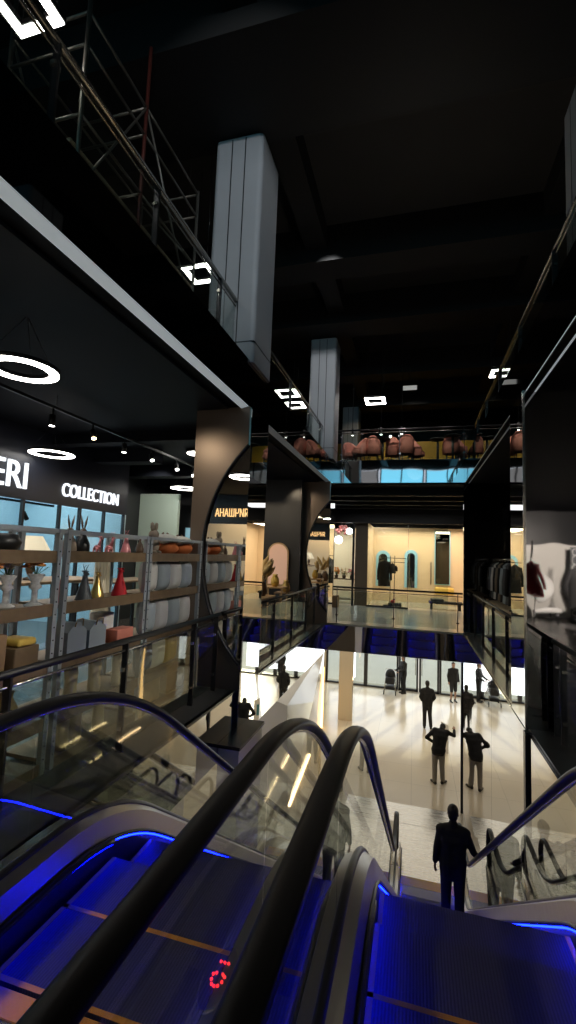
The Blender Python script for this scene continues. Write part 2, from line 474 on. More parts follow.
def clad_column(y0, y1, ztop, label, sx=1):
    # bronze front with a round mirror inlay, mirror side facing the well
    e = empty('mirror_column', label, 'column', (-2.66, y0+.4, 0))
    m, arc = circle_panel(-3.10, -2.27, y0-.03, 0, ztop, -.75, 1.85, 2.15, .03)
    m.build('bronze_panel', M_copper, e)
    MB().box(-3.06, -2.28, y0+.002, y0+.01, 0, ztop).build('mirror_inlay', M_mirror, e)
    MB().tube([(x, y0-.03, z) for x, z in arc], .018, 8).build('round_trim', M_postm, e)
    MB().box(-3.09, -2.30, y0+.012, y1, 0, ztop).build('core', M_dark, e)
    MB().box(-2.295, -2.25, y0, y1, 0, ztop).build('mirror_side', M_mirror, e)
    return e
c1 = clad_column(5.95, 6.72, 3.92, 'mirror column with bronze front and round mirror inlay beside the plush shelf')
c2 = clad_column(12.42, 13.1, 3.92, 'farther bronze column with round cut-out at the far left corner')
# lower part of the first column: mirror down to a black topped white plinth
fascia('trim_12', -2.3, -2.25, 5.95, 6.72, -S, 0, M_mirror)
p = empty('column_plinth', 'white column base box with black top slab below the mirror column', 'plinth', (-2.15, 5.9, Z0))
MB().box(-2.295, -2.02, 5.43, 6.32, Z0, -.54).build('body', M_white, p)
MB().box(-2.297, -2.0, 5.40, 6.35, -.54, -.50).build('top', M_black, p)
# right mirror column
p = empty('mirror_column', 'mirror column with warped reflections at the right edge', 'column', (1.8, 6.3, 0))
MB().box(1.25, 1.80, 5.87, 5.88, 0, 3.92).build('front_panel', M_wavy, p)
MB().box(1.81, 2.50, 5.87, 5.88, 0, 3.92).build('front_panel', M_wavy, p)
MB().box(1.235, 1.25, 5.885, 6.64, 0, 3.92).build('side_panel', M_mirror, p)
MB().box(1.255, 2.48, 5.90, 6.62, 0, 3.92).build('core', M_dark, p)
MB().box(1.228, 1.256, 5.862, 5.888, 0, 3.92).build('corner_trim', M_railsteel, p)
# ground columns
p = empty('ground_column', 'cream lit square column standing in the ground hall', 'column', (-2.45, 18.7, Z0))
MB().box(-2.80, -2.26, 18.4, 19.1, Z0, -S).build('shaft', M_cream, p)
MB().box(-2.257, -2.235, 18.42, 19.05, Z0, -S).build('side_panel', M_mirror, p)

# ------------------------------------------------------------------ escalators
def bend(y, lvl, c, d, sl=.70):
    yc = (c-lvl)/sl
    if y <= yc-d: return lvl
    if y >= yc+d: return c-sl*y
    t = y-(yc-d)
    return lvl - sl/(4*d)*t*t
def prof(y, lvl, c, d, low, d2=.6, sl=.70):
    """level, bend down the incline, bend out to the low level"""
    z = bend(y, lvl, c, d, sl)
    yb = (c-low)/sl
    if y >= yb+d2: return low
    if y > yb-d2:
        t = yb+d2-y
        return low + sl/(4*d2)*t*t
    return z
ST = lambda y: prof(y, 0.0, 1.95, .35, Z0+.012)
HR = lambda y: prof(y, 1.02, 2.87, .75, Z0+1.02)
GK = lambda y: prof(y, .30, 2.175, .5, Z0+.30)
LD = lambda y: prof(y, .15, 2.00, .5, Z0+.15)
def frange(a, b, n): return [a+(b-a)*k/n for k in range(n+1)]
Y_A, Y_B = .40, 10.35
def escalator(cx, label, right_side):
    e = empty('escalator', label, 'escalator', (cx, 9.9, Z0))
    hw = .62
    ys = frange(Y_A, Y_B, 90)
    for sgn in (-1, 1):
        x = cx+sgn*hw
        # handrail: one closed-looking belt with newel loops
        path = []
        r = .38
        for k in range(9):
            a = -PI/2 - PI*k/8 * 1.0
            path.append((x, Y_A+r*math.cos(a), HR(Y_A)-r+r*math.sin(a)))
        path = [(x, Y_A+.25, HR(Y_A)-2*r)]+path
        path += [(x, y, HR(y)) for y in ys[1:]]
        zb = HR(Y_B)
        for k in range(1, 9):
            a = PI/2 - PI*k/8
            path.append((x, Y_B+r*math.cos(a), zb-r+r*math.sin(a)))
        path.append((x, Y_B-.25, zb-2*r))
        hr = MB().tube(path, .030, 12, up=(0, 0, -1), rx=.047)
        hr.build('handrail', M_rubber, e)
        MB().tube([(q[0], q[1], q[2]-.035) for q in path[9:-9]], .012, 6).build('handrail_guide', M_railsteel, e)
        # glass
        cuts = [Y_A-.25, 2.0, 3.45, 5.0, 6.6, 8.2, Y_B+.25]
        for a, b in zip(cuts[:-1], cuts[1:]):
            yy = frange(a+.004, b-.004, 16)
            A = []; Bt = []
            for y in yy:
                zt = HR(y)-.03
                if y < Y_A: zt = HR(Y_A)-.38+math.sqrt(max(0, .36**2-(Y_A-y)**2))
                if y > Y_B: zt = HR(Y_B)-.38+math.sqrt(max(0, .36**2-(y-Y_B)**2))
                A.append((x, y, GK(y)+.0)); Bt.append((x, y, zt))
            g = MB(); g.strip(A, Bt, smooth=False)
            g.build('glass_panel', M_glass_esc, e, fix=False)
        yd = frange(.2, 10.75, 100)
        # gasket that holds the glass
        MB().tube([(x, y, GK(y)) for y in yd], .022, 8).build('glass_gasket', M_gasket, e)
        # inner deck: convex brushed steel
        xi, xs = x-sgn*.02, cx+sgn*.515
        m = MB(); mid = [(x-sgn*.075, y, GK(y)-.03) for y in yd]
        m.strip([(xi, y, GK(y)-.002) for y in yd], mid); m.strip(mid, [(xs, y, LD(y)) for y in yd])
        m.build('inner_deck', M_steel, e, fix=False)
        # blue strip light under the deck edge
        m = MB()
        yl = frange(2.55, 10.2, 80)
        m.strip([(xs, y, LD(y)-.002) for y in yl], [(xs+sgn*.004, y, LD(y)-.014) for y in yl])
        yl = frange(1.2, 2.55, 30)
        m.strip([(xs-sgn*.016, y, LD(y)-.022) for y in yl], [(xs+sgn*.002, y, LD(y)-.030) for y in yl])
        m.m = [0]*80+[1]*30
        m.build('strip_light', [M_ledblue, M_ledblue2], e, fix=False)
        yl = frange(.2, 2.56, 40)
        MB().tube([(xs-sgn*.010, y, LD(y)-.004) for y in yl], .017, 8).build('deck_lip', M_gasket, e)
        # skirt
        m = MB(); m.strip([(xs+sgn*.006, y, LD(y)-.018) for y in yd], [(xs+sgn*.006, y, ST(y)-.30) for y in yd])
        m.build('skirt', M_skirt, e, fix=False)
        # brush / dark rubber edge at the skirt top
        MB().tube([(xs-sgn*.004, y, LD(y)+.012) for y in yd], .012, 6).build('deck_edge', M_gasket, e)
        # outer deck and side cladding
        xo = x+sgn*.115
        m = MB(); m.strip([(x+sgn*.02, y, GK(y)-.002) for y in yd], [(xo, y, GK(y)-.02) for y in yd])
        m.strip([(xo, y, GK(y)-.02) for y in yd], [(xo, y, max(Z0+.01, ST(y)-.75)) for y in yd])
        m.build('outer_cladding', M_cladding, e, fix=False)
    # soffit of the truss
    m = MB(); yd = frange(1.0, 9.6, 60)
    zz = lambda y: max(Z0+.01, ST(y)-.75)
    m.strip([(cx-.73, y, zz(y)) for y in yd], [(cx+.73, y, zz(y)) for y in yd])
    m.build('truss_underside', M_cladding, e, fix=False)
    # steps
    k = 0; y = 1.73; pitch = .417
    yb = (1.95-Z0)/.70
    while y < 9.6:
        y1 = y+pitch
        z = ST(y1-.02) if y1 < yb else Z0+.012
        if y1 <= 2.2: z = 0.0
        zn = ST(y1+pitch-.02) if y1+pitch < yb else Z0+.012
        drop = max(.03, z-zn)
        s = MB()
        s.box(cx-.5, cx+.5, y, y1-.006, z-.05, z, 0)
        s.box(cx-.5, cx+.5, y1-.03, y1-.004, z-drop-.02, z-.003, 1)
        s.box(cx-.5, cx+.5, y+.0, y+.024, z, z+.002, 2)
        s.box(cx-.5, cx-.475, y, y1-.006, z, z+.002, 2); s.box(cx+.475, cx+.5, y, y1-.006, z, z+.002, 2)
        s.build('step', [M_tread, M_riser, M_yel], e)
        y = y1; k += 1
    # comb and landing plates
    s = MB(); s.box(cx-.5, cx+.5, 1.60, 1.70, -.01, .012, 1); s.box(cx-.5, cx+.5, .35, 1.60, -.05, .006, 0)
    s.build('comb_plate', [M_cladding, M_yel], e)
    s = MB(); s.box(cx-.5, cx+.5, 9.60, 9.86, Z0-.01, Z0+.014, 2); s.box(cx-.5, cx+.5, 9.86, 10.12, Z0-.01, Z0+.016, 1); s.box(cx-.66, cx+.66, 10.12, 12.0, Z0-.02, Z0+.010, 0)
    s.build('landing_plate', [M_steelx, M_yelc2, M_skirt], e)
    # newel boxes where the handrail dives in
    for sgn in (-1, 1):
        x = cx+sgn*hw
        MB().rbox(x-.09, x+.09, 9.9, 10.75, Z0, Z0+.30, .05).build('newel_base', M_steelx, e)
    return e
E1 = escalator(-1.225, 'left escalator with blue lit steps running down', 1)
E2 = escalator(.33, 'right escalator carrying the man in black', 1)
# floor cover between the two
struct(MB().box(-.49, -.405, .2, 1.75, -.3, .26), 'trim_13', M_gasket)
# pictogram displays and stickers on the inner decks
def deck_disc(e, name, x, y, sgn, rx, ry, m, lift=.004, dots=None):
    cx = e.location.x
    xi = cx+sgn*.60; xs = cx+sgn*.515
    u = Vector((xs-xi, 0, LD(y)-GK(y))).normalized(); v = Vector((0, 1, 0)); n = u.cross(v)
    if n.z < 0: n = -n
    c = Vector((cx+sgn*.556, y, (GK(y)+LD(y))/2+.005))
    mb = MB(); pts = []
    for k in range(24):
        a = 2*PI*k/24; pts.append(c + u*rx*math.cos(a) + v*ry*math.sin(a) + n*lift)
    mb.prism(pts, n*.006)
    o = mb.build(name, m, e)
    return o, c, u, v, n
c = Vector((-.548, 1.68, .318)); u = Vector((1, 0, 0)); v = Vector((0, 1, 0)); n = Vector((0, 0, 1))
mb = MB(); mb.prism([c+u*.052*math.cos(2*PI*k/28)+v*.13*math.sin(2*PI*k/28)-n*.012 for k in range(28)], n*.016)
o = mb.build('direction_display', M_black, E1)
mb = MB(); mb.tube([c+u*.054*math.cos(2*PI*k/28)+v*.133*math.sin(2*PI*k/28) for k in range(29)], .005, 6, cap=False); mb.build('display_rim', M_railsteel, o)
mb = MB()
for a, b in ((-.015, .055), (.015, .055), (0, .055), (-.022, .0), (.022, .0), (-.02, -.02), (.02, -.02), (-.012, -.038), (.012, -.038), (0, -.042), (-.012, .008), (.012, .008)):
    mb.ball(c+u*a+v*b+n*.006, .0055, n=8)
mb.build('red_light', M_red, o)
o, c, u, v, n = deck_disc(E1, 'no_entry_sticker', 0, 1.74, 1, .04, .06, M_redst)
mb = MB(); mb.prism([c+u*a+v*b+n*.0105 for a, b in ((-.008, -.04), (.008, -.04), (.008, .04), (-.008, .04))], n*.002); mb.build('white_bar', M_white, o)
for yy in (1.80, 1.97):
    o, c, u, v, n = deck_disc(E2, 'notice_sticker', 0, yy, -1, .04, .06, M_teal)
    mb = MB(); mb.prism([c+u*a+v*b+n*.0105 for a, b in ((-.012, -.03), (.012, -.03), (.0, .03))], n*.002); mb.build('pictogram', M_plushg, o)

# ------------------------------------------------------------------ glass railings
def railing(label, P0, P1, zf, posts, mh=M_black, gl=M_glass, h=.99, low=True, two=True, hr=.026):
    P0 = Vector((P0[0], P0[1], zf)); P1 = Vector((P1[0], P1[1], zf))
    d = (P1-P0); L = d.length; d.normalize(); n = Vector((-d.y, d.x, 0)); up = Vector((0, 0, 1))
    e = empty('glass_railing', label, 'railing', (P0+P1)/2)
    MB().tube([P0+up*h, P1+up*h], hr, 10).build('handrail', mh, e)
    if two: MB().tube([P0+up*(h-.085), P1+up*(h-.085)], .011, 8).build('lower_bar', M_railsteel, e)
    ts = sorted(posts)
    def bar(c, a, b, z0, z1):
        m = MB(); q = [c-d*a-n*b, c+d*a-n*b, c+d*a+n*b, c-d*a+n*b]
        m.prism([p+up*z0 for p in q], up*(z1-z0)); return m
    for t in ts:
        c = P0+d*t
        m = bar(c, .010, .03, -.06, h-.02)
        o = m.build('post', M_postm, e)
        for z in (.2, .72):
            cl = MB(); q = [c-d*.035-n*.02, c+d*.035-n*.02, c+d*.035+n*.02, c-d*.035+n*.02]
            cl.prism([p+up*z for p in q], up*.035)
            cl.build('clamp', M_railsteel, o)
    edges = [0]+ts+[L]
    for a, b in zip(edges[:-1], edges[1:]):
        if b-a < .15: continue
        A = P0+d*(a+.03); Bq = P0+d*(b-.03)
        m = MB(); m.prism([A+up*.06-n*.005, Bq+up*.06-n*.005, Bq+up*(h-.11)-n*.005, A+up*(h-.11)-n*.005], n*.010)
        m.build('glass_panel', gl, e)
    return e
railing('glass rail with black handrail in front of the plush shelf', (-2.57, 1.05), (-2.57, 5.90), 0, [.15, 1.45, 2.73, 4.1, 4.75], hr=.03)
railing('glass rail along the left walkway beyond the mirror column', (-2.57, 6.76), (-2.57, 12.38), 0, [.35, 1.7, 3.05, 4.4, 5.4])
railing('glass rail crossing the far end of the first floor well', (-2.2, 12.92), (1.24, 12.92), 0, [.12, 1.68, 3.32])
railing('glass rail along the right walkway beside the mirrors', (1.50, 6.70), (1.50, 12.85), 0, [.35, 1.7, 3.05, 4.4, 5.8])
railing('short glass rail ending at the warped mirror column', (1.52, 1.05), (1.52, 5.85), 0, [1.7, 3.1, 4.45, 4.7])
railing('upper left gallery glass rail in front of the scaffold', (-2.55, -3.8), (-2.55, 5.86), Z2, [1.2, 2.9, 4.6, 6.2, 7.55, 9.1], mh=M_railsteel, h=.93, hr=.035)
railing('upper left gallery glass rail between the two grey columns', (-2.55, 6.74), (-2.55, 12.40), Z2, [.5, 2.2, 3.9, 5.3], mh=M_railsteel, h=.93)
railing('upper right gallery glass rail along the well', (1.53, -3.8), (1.53, 12.85), Z2, [1.2, 2.9, 4.6, 6.3, 8.0, 9.4, 11.2, 12.9, 14.6, 16.0], mh=M_railsteel, h=.93)
railing('upper far gallery glass rail in front of pink armchairs', (-2.18, 12.95), (1.53, 12.95), Z2, [.1, 1.75, 3.45], mh=M_postm, h=.93)

# ------------------------------------------------------------------ lamps one can see
def square_lamp(x, y, z, s, label):
    e = empty('square_lamp', label, 'lamp', (x, y, z))
    t = .055*s/.5; h = s/2
    def ring(o, i, z0, z1):
        m = MB()
        m.box(x-o, x+o, y-o, y-i, z0, z1); m.box(x-o, x+o, y+i, y+o, z0, z1)
        m.box(x-o, x-i, y-i, y+i, z0, z1); m.box(x+i, x+o, y-i, y+i, z0, z1); return m
    ring(h, h-t*1.4, z, z+.02).build('light_band', M_ledwhite, e)
    ring(h+.01, h-t*1.4-.01, z+.021, z+.08).build('housing', M_black, e)
    c = MB()
    for sx in (-1, 1):
        for sy in (-1, 1): c.tube([(x+sx*h*.8, y+sy*h*.8, z+.08), (x+sx*h*.8, y+sy*h*.8, 8.95)], .004, 5)
    c.build('hanging_wire', M_postm, e)
    return e
square_lamp(-3.50, 2.86, 6.75, .50, 'square light frame hanging above the scaffold')
square_lamp(-3.72, 6.95, 6.75, .52, 'square light frame peeking past the large grey column')
square_lamp(-3.82, 13.05, 6.75, .66, 'square light frame between the two grey columns')
square_lamp(-1.24, 14.15, 6.75, .62, 'square light frame over the pink armchairs')
square_lamp(2.12, 12.5, 6.75, .50, 'square light frame above the upper right gallery rail')

def ring_lamp(x, y, z, r, zc, label, name='ring_lamp'):
    e = empty(name, label, 'lamp', (x, y, z))
    n = 40
    w_ = .27*r; pr = [(r-w_, 0), (r, 0), (r, .012), (r-w_, .012), (r-w_, 0)]
    m = MB(); m.lathe(pr, (x, y, z), n, cap=False); m.build('light_band', M_ledwhite, e)
    m = MB(); m.lathe([(r-w_-.005, .013), (r+.005, .013), (r+.005, .05), (r-w_-.005, .05), (r-w_-.005, .013)], (x, y, z), n, cap=False); m.build('housing', M_black, e)
    c = MB()
    for k in range(3):
        a = 2*PI*k/3; c.tube([(x+r*.96*math.cos(a), y+r*.96*math.sin(a), z+.05), (x, y, zc)], .003, 5)
    c.build('hanging_wire', M_postm, e); return e
ring_lamp(-3.42, 3.17, 3.4, .30, 3.92, 'big white ring lamp nearest the left frame edge')
ring_lamp(-6.02, 6.33, 3.4, .36, 3.92, 'white ring lamp hanging in front of the lit shop name')
ring_lamp(-5.62, 10.3, 3.4, .34, 3.92, 'small far ring lamp beyond the ceiling track')
def disc_lamp(x, y, z, r, label):
    e = empty('ceiling_lamp', label, 'lamp', (x, y, z), group=None)
    MB().lathe([(r, 0), (r, .03), (0, .03)], (x, y, z), 28).build('housing', M_white, e)
    MB().lathe([(0, -.004), (r*.94, -.004), (r*.94, .0)], (x, y, z), 28).build('diffuser', M_ledwhite, e)
    return e
disc_lamp(-1.40, 19.75, 3.84, .42, 'oval looking ceiling lamp over the far walkway before the beige shop')
disc_lamp(-2.85, 18.7, 3.84, .22, 'small ceiling lamp left of the far walkway')
disc_lamp(2.9, 17.6, 3.84, .42, 'ceiling lamp over the right walkway seen under its soffit')
disc_lamp(3.5, 15.2, 3.84, .2, 'small round ceiling lamp deeper in the right walkway')
disc_lamp(-4.3, 8.4, 3.84, .26, 'ceiling lamp above the vase display')
disc_lamp(-4.4, .6, 3.84, .40, 'ceiling lamp reflected in the round mirror inlay')

# spotlight track in the left shop
e = empty('light_track', 'black ceiling track running along the left shop', 'track', (-4.75, 6.5, 3.72))
MB().box(-4.77, -4.73, 2.6, 11.5, 3.70, 3.735).build('rail', M_black, e)
m = MB()
for y in (3, 5, 7, 9, 11): m.tube([(-4.75, y, 3.735), (-4.75, y, 3.92)], .004, 5)
m.build('suspension_wire', M_postm, e)
spots = [(4.95, 'on, first from the left'), (5.75, 'glowing, second from the left'), (6.55, 'pointing straight down, third from the left'), (7.35, 'tilted to the right, fourth from the left'), (8.3, 'thin and tilted, fifth from the left'), (9.0, 'farthest and tilted, before the bronze panel')]
for k, (y, t) in enumerate(spots):
    s = empty('spotlight', 'small black track spotlight '+t, 'spotlight', (-4.75, y, 3.50), group='track spotlights')
    MB().tube([(-4.75, y, 3.70), (-4.75, y, 3.60)], .012, 8).build('stem', M_black, s)
    tilt = (0, .0) if k in (0, 2) else (.5, .3 if k < 4 else .5)
    d = Vector((tilt[0], -tilt[1], -1)).normalized()
    a = Vector((-4.75, y, 3.61)); b = a+d*.15
    MB().tube([a, b], .04, 12).build('can', M_black, s)
    MB().tube([b, b+d*.004], .036, 12).build('lens', M_ledwarm if k == 1 else M_ledwhite, s)
thing(MB().lathe([(.05, 0), (.06, .02), (.06, .04)], (-2.9, 2.2, 3.86), 16), 'smoke_detector', M_postm, 'small round smoke detector under the left gallery', 'detector')

# ------------------------------------------------------------------ left shop with the lit name
def text_mesh(s, size, name, m, parent, loc, rot, ext=.02, spacing=1.0, sx=1.0):
    c = bpy.data.curves.new(name, 'FONT'); c.body = s; c.size = size; c.extrude = ext; c.space_character = spacing
    t = bpy.data.objects.new('tmp', c); COL.objects.link(t)
    dg = bpy.context.evaluated_depsgraph_get()
    me = bpy.data.meshes.new_from_object(t.evaluated_get(dg))
    bpy.data.objects.remove(t, do_unlink=True)
    Mx = rot.to_4x4(); Mx.translation = Vector(loc)-world_loc(parent)
    me.transform(Mx @ Matrix.Diagonal((sx, 1, 1, 1)))
    me.materials.clear(); me.materials.append(m)
    o = bpy.data.objects.new(name, me); COL.objects.link(o); o.parent = parent
    return o
ROTX = Matrix(((0,0,1),(1,0,0),(0,1,0)))       # text reads along +Y, faces +X
e = empty('shop_sign', 'dark shop fascia with white lit letters reading ERI COLLECTION', 'sign', (-6.5, 6, 2.8))
MB().box(-6.62, -6.52, 1.2, 9.25, 2.62, 3.9).build('board', mat('navy board', (.012, .016, .03), .4), e)
text_mesh('ERI', .66, 'letters', M_letter, e, (-6.50, 5.60, 2.80), ROTX, .02, 1.0, .86)
text_mesh('COLLECTION', .37, 'letters', M_letter, e, (-6.50, 7.16, 2.80), ROTX, .02, 1.0, .76)
# its glazed front: panes between slim mullions, pale blue room behind
e = empty('shop_glazing', 'glazed shop front with thin black mullions under the lit name', 'glazing', (-6.55, 6, 0))
ym = [1.2, 2.6, 4.0, 5.2, 5.75, 6.35, 7.2, 7.75, 8.5, 9.2]
for a, b in zip(ym[:-1], ym[1:]):
    MB().box(-6.57, -6.56, a+.02, b-.02, .05, 2.6).build('glass_pane', M_glass, e)
for y in ym: MB().box(-6.60, -6.53, y-.02, y+.02, 0, 2.62).build('mullion', M_frame, e)
struct(box1(-9.6, -9.5, 1.0, 12.0, 0, 3.9), 'wall_blue_room', M_ltblue, 'pale blue back wall of the lit shop')
struct(box1(-9.5, -6.6, 9.25, 9.35, 0, 3.9), 'wall_blue_room_side', M_ltblue)
struct(box1(-7.28, -6.1, 10.9, 11.0, 0, 3.35), 'wall_green', M_green, 'pale green partition far in the left shop')
for k, (y, z) in enumerate(((4.4, 2.3), (4.9, 2.35), (5.35, 2.3), (6.0, 2.35), (6.7, 2.3))):
    s = empty('spotlight', 'dark spotlight inside the blue lit shop, '+('first', 'second', 'third', 'fourth', 'fifth')[k]+' along its glass', 'spotlight', (-6.9, y, z), group='spotlights behind the shop glass')
    MB().tube([(-6.9, y, z+.3), (-6.9, y, z+.12)], .012, 6).build('stem', M_black, s)
    MB().tube([(-6.9, y, z+.14), (-6.88, y+.08, z)], .04, 10).build('can', M_black, s)
thing(MB().box(-6.93, -6.87, 3.5, 7.4, 2.6, 2.64), 'light_track', M_black, 'black spotlight track behind the shop glass', 'track')

# tables with lamps in the shop
def table(x, y, sx, sy, h, label, mt=M_wood):
    e = empty('display_table', label, 'table', (x, y, 0))
    MB().rbox(x-sx/2, x+sx/2, y-sy/2, y+sy/2, h-.04, h, .01).build('tabletop', mt, e)
    for a in (-1, 1):
        for b in (-1, 1):
            MB().box(x+a*(sx/2-.05)-.025, x+a*(sx/2-.05)+.025, y+b*(sy/2-.05)-.025, y+b*(sy/2-.05)+.025, 0, h-.04).build('leg', M_black, e)
    return e
table(-4.75, 4.55, .7, 2.6, 1.40, 'tall dark display table with linen shaded lamps behind the shelf')
table(-5.4, 7.6, .6, 1.8, 1.25, 'dark display table in the middle of the lit shop', M_brown)
def lamp(x, y, z, label, s=1.0):
    e = empty('table_lamp', label, 'lamp', (x, y, z))
    MB().lathe([(.07*s, 0), (.075*s, .02*s), (.02*s, .04*s), (.05*s, .12*s), (.06*s, .18*s), (.02*s, .26*s), (.015*s, .34*s)], (x, y, z), 16).build('base', M_browncer, e)
    MB().lathe([(.26*s, .30*s), (.115*s, .56*s)], (x, y, z), 8, cap=False).build('lamp_shade', M_shade, e, fix=False)
    return e
lamp(-4.75, 4.80, 1.40, 'dark based lamp with wide linen shade, above the first shelf bay', 1.0)
lamp(-4.75, 3.90, 1.40, 'linen shaded lamp cut off by the left frame edge', 1.0)

# ------------------------------------------------------------------ the metal shelf unit and its goods
SX0, SX1 = -3.40, -2.90
e = empty('shelf_unit', 'grey steel shelving unit with dark oak boards behind the left rail', 'shelf', (-3.15, 3.9, 0))
posts_y = [1.25, 1.98, 3.21, 3.31, 4.53, 4.60, 5.86]
for y in posts_y:
    for x in (SX1, SX0):
        m = MB(); m.box(x-.022, x+.022, y-.022, y+.022, 0, 1.99)
        if x == SX1:
            for k in range(18): m.ball((x+.023, y, .12+k*.105), .007, n=6, mi=1)
        m.build('upright', [M_shelfsteel, M_postm], e)
for x in (SX1, SX0): MB().box(x-.015, x+.015, 1.25, 5.86, 1.955, 1.99).build('top_rail', M_shelfsteel, e)
MB().box(SX0, SX1, 5.84, 5.88, 1.955, 1.99).build('top_rail', M_shelfsteel, e)
LV = (1.78, 1.34, .86, .42, .06)
for z in LV:
    for a, b in ((1.27, 3.2), (3.32, 4.53), (4.60, 5.85)):
        MB().box(SX0+.02, SX1-.02, a, b, z-.03, z).build('shelf_board', M_wood, e)
        MB().box(SX1-.012, SX1+.012, a, b, z-.075, z+.025).build('lip_board', M_wood, e)

def deer(x, y, z, h, m, label, ant=True, gown=True, face=0):
    e = empty('deer_figurine', label, 'figurine', (x, y, z), group=None)
    b = MB()
    if gown: b.lathe([(.24*h, 0), (.235*h, .03*h), (.17*h, .25*h), (.10*h, .50*h), (.075*h, .62*h), (.06*h, .70*h), (.001, .73*h)], (x, y, z), 16)
    else:
        b.ball((x, y, z+.28*h), .13*h, .2*h, .13*h)
        for sx in (-1, 1):
            for sy in (-1, 1): b.tube([(x+sx*.07*h, y+sy*.13*h, z+.25*h), (x+sx*.07*h, y+sy*.14*h, z)], [.045*h, .03*h], 8)
        b.tube([(x, y+.12*h, z+.32*h), (x, y+.2*h, z+.55*h), (x, y+.22*h, z+.68*h)], [.09*h, .06*h, .05*h], 10)
    hy = y+(.0 if gown else .22*h)
    b.build('body', m, e)
    hd = MB(); hd.ball((x, hy, z+.76*h), .06*h, .075*h, .07*h); hd.capsule((x, hy+.03*h, z+.75*h), (x, hy+.13*h, z+.71*h), .045*h, .03*h)
    for s in (-1, 1): hd.ball((x+s*.08*h, hy-.01*h, z+.80*h), .045*h, .012*h, .022*h)
    hd.build('head', m, e)
    if ant:
        a = MB()
        for s in (-1, 1):
            a.tube([(x+s*.02*h, hy, z+.81*h), (x+s*.05*h, hy-.02*h, z+.90*h), (x+s*.10*h, hy, z+1.0*h)], [.014*h, .012*h, .005*h], 6)
            a.tube([(x+s*.05*h, hy-.02*h, z+.90*h), (x+s*.03*h, hy+.05*h, z+.97*h)], [.011*h, .004*h], 6)
        a.build('antler', m, e)
    return e
def hare(x, y, z, h, m, label, body=None):
    e = empty('hare_figurine', label, 'figurine', (x, y, z))
    b = MB(); b.lathe([(.14*h, 0), (.19*h, .08*h), (.18*h, .25*h), (.11*h, .42*h), (.06*h, .50*h), (.001, .52*h)], (x, y, z), 16); b.build('body', body or m, e)
    b = MB(); b.ball((x, y, z+.58*h), .085*h, .10*h, .09*h); b.build('head', m, e)
    for s in (-1, 1):
        b = MB(); b.tube([(x, y+s*.03*h, z+.64*h), (x, y+s*.07*h, z+.80*h), (x, y+s*.12*h, z+1.0*h)], [.02*h, .04*h, .008*h], 8, rx=[.012*h, .018*h, .005*h]); b.build('ear', m, e)
    return e
hare(-3.1, 3.56, 1.78, .36, M_browncer, 'dark brown long eared hare on the top board', M_plushb)
hare(-3.12, 3.76, 1.78, .37, M_browncer, 'black bodied hare with upright ear beside the brown hare', M_black)
deer(-3.1, 3.95, 1.78, .22, M_pinkf, 'small pink ceramic deer, first of the pink row on the top board', True, False)
deer(-3.1, 4.14, 1.78, .24, M_pinkf, 'pink ceramic deer with wide antlers, middle of the pink row', True, False)
deer(-3.05, 4.36, 1.78, .27, M_pinkf, 'tallest pink deer in a cone gown, last of the pink row', True, True)
def bottle(x, y, z, h, m, label):
    return thing(MB().lathe([(.05*h, 0), (.2*h, .02*h), (.24*h, .3*h), (.16*h, .6*h), (.06*h, .75*h), (.06*h, .95*h), (.08*h, h)], (x, y, z), 16), 'vase', m, label, 'vase')
bottle(-3.1, 4.70, 1.78, .20, M_browncer, 'small brown ceramic vase beside the plush rabbit on the top board')
bottle(-3.2, 4.82, 1.78, .17, M_black, 'small black vase left of the plush rabbit')
# plush
def rabbit(x, y, z, h, m, label):
    e = empty('plush_rabbit', label, 'plush toy', (x, y, z))
    b = MB(); b.ball((x, y, z+.30*h), .19*h, .21*h, .30*h, n=18); b.ball((x, y, z+.62*h), .16*h, .17*h, .15*h, n=16)
    for s in (-1, 1): b.ball((x+.1*h, y+s*.12*h, z+.08*h), .14*h, .08*h, .07*h)
    b.build('body', m, e)
    for s in (-1, 1):
        q = MB(); q.tube([(x, y+s*.07*h, z+.70*h), (x, y+s*.10*h, z+.84*h), (x, y+s*.12*h, z+.96*h), (x, y+s*.12*h, z+1.0*h)], [.04*h, .075*h, .06*h, .01*h], 10, rx=[.03*h, .04*h, .03*h, .01*h]); q.build('ear', m, e)
    return e
rabbit(-3.1, 4.98, 1.78, .40, M_plushb, 'taupe plush rabbit with tall rounded ears on the top board')
def fluffy(x, y, z, w, h, m, m2, label):
    e = empty('plush_toy', label, 'plush toy', (x, y, z))
    b = MB(); b.ball((x, y, z+h*.36), .19, w*.5, h*.38, n=18); b.build('body', m2, e)
    b = MB(); b.ball((x, y, z+h*.74), .17, w*.52, h*.27, n=18)
    for k in range(5): b.ball((x+.07, y+(k-2)*w*.2, z+h*(.68+.05*(k % 2))), .09, w*.14, h*.16, n=10)
    b.build('woolly_top', m, e)
    b = MB()
    for s in (-1, 1): b.tube([(x, y+s*w*.15, z+h*.92), (x, y+s*w*.18, z+h*1.03), (x, y+s*w*.12, z+h*1.08)], [.02, .016, .006], 8)
    b.build('horn', M_browncer, e)
    return e
fluffy(-3.12, 5.28, 1.78, .33, .27, M_plushw, M_orange, 'orange plush toy with white woolly top, next to the rabbit')
fluffy(-3.12, 5.66, 1.78, .34, .26, M_plushw, M_orange, 'second orange plush toy with white wool at the shelf end')
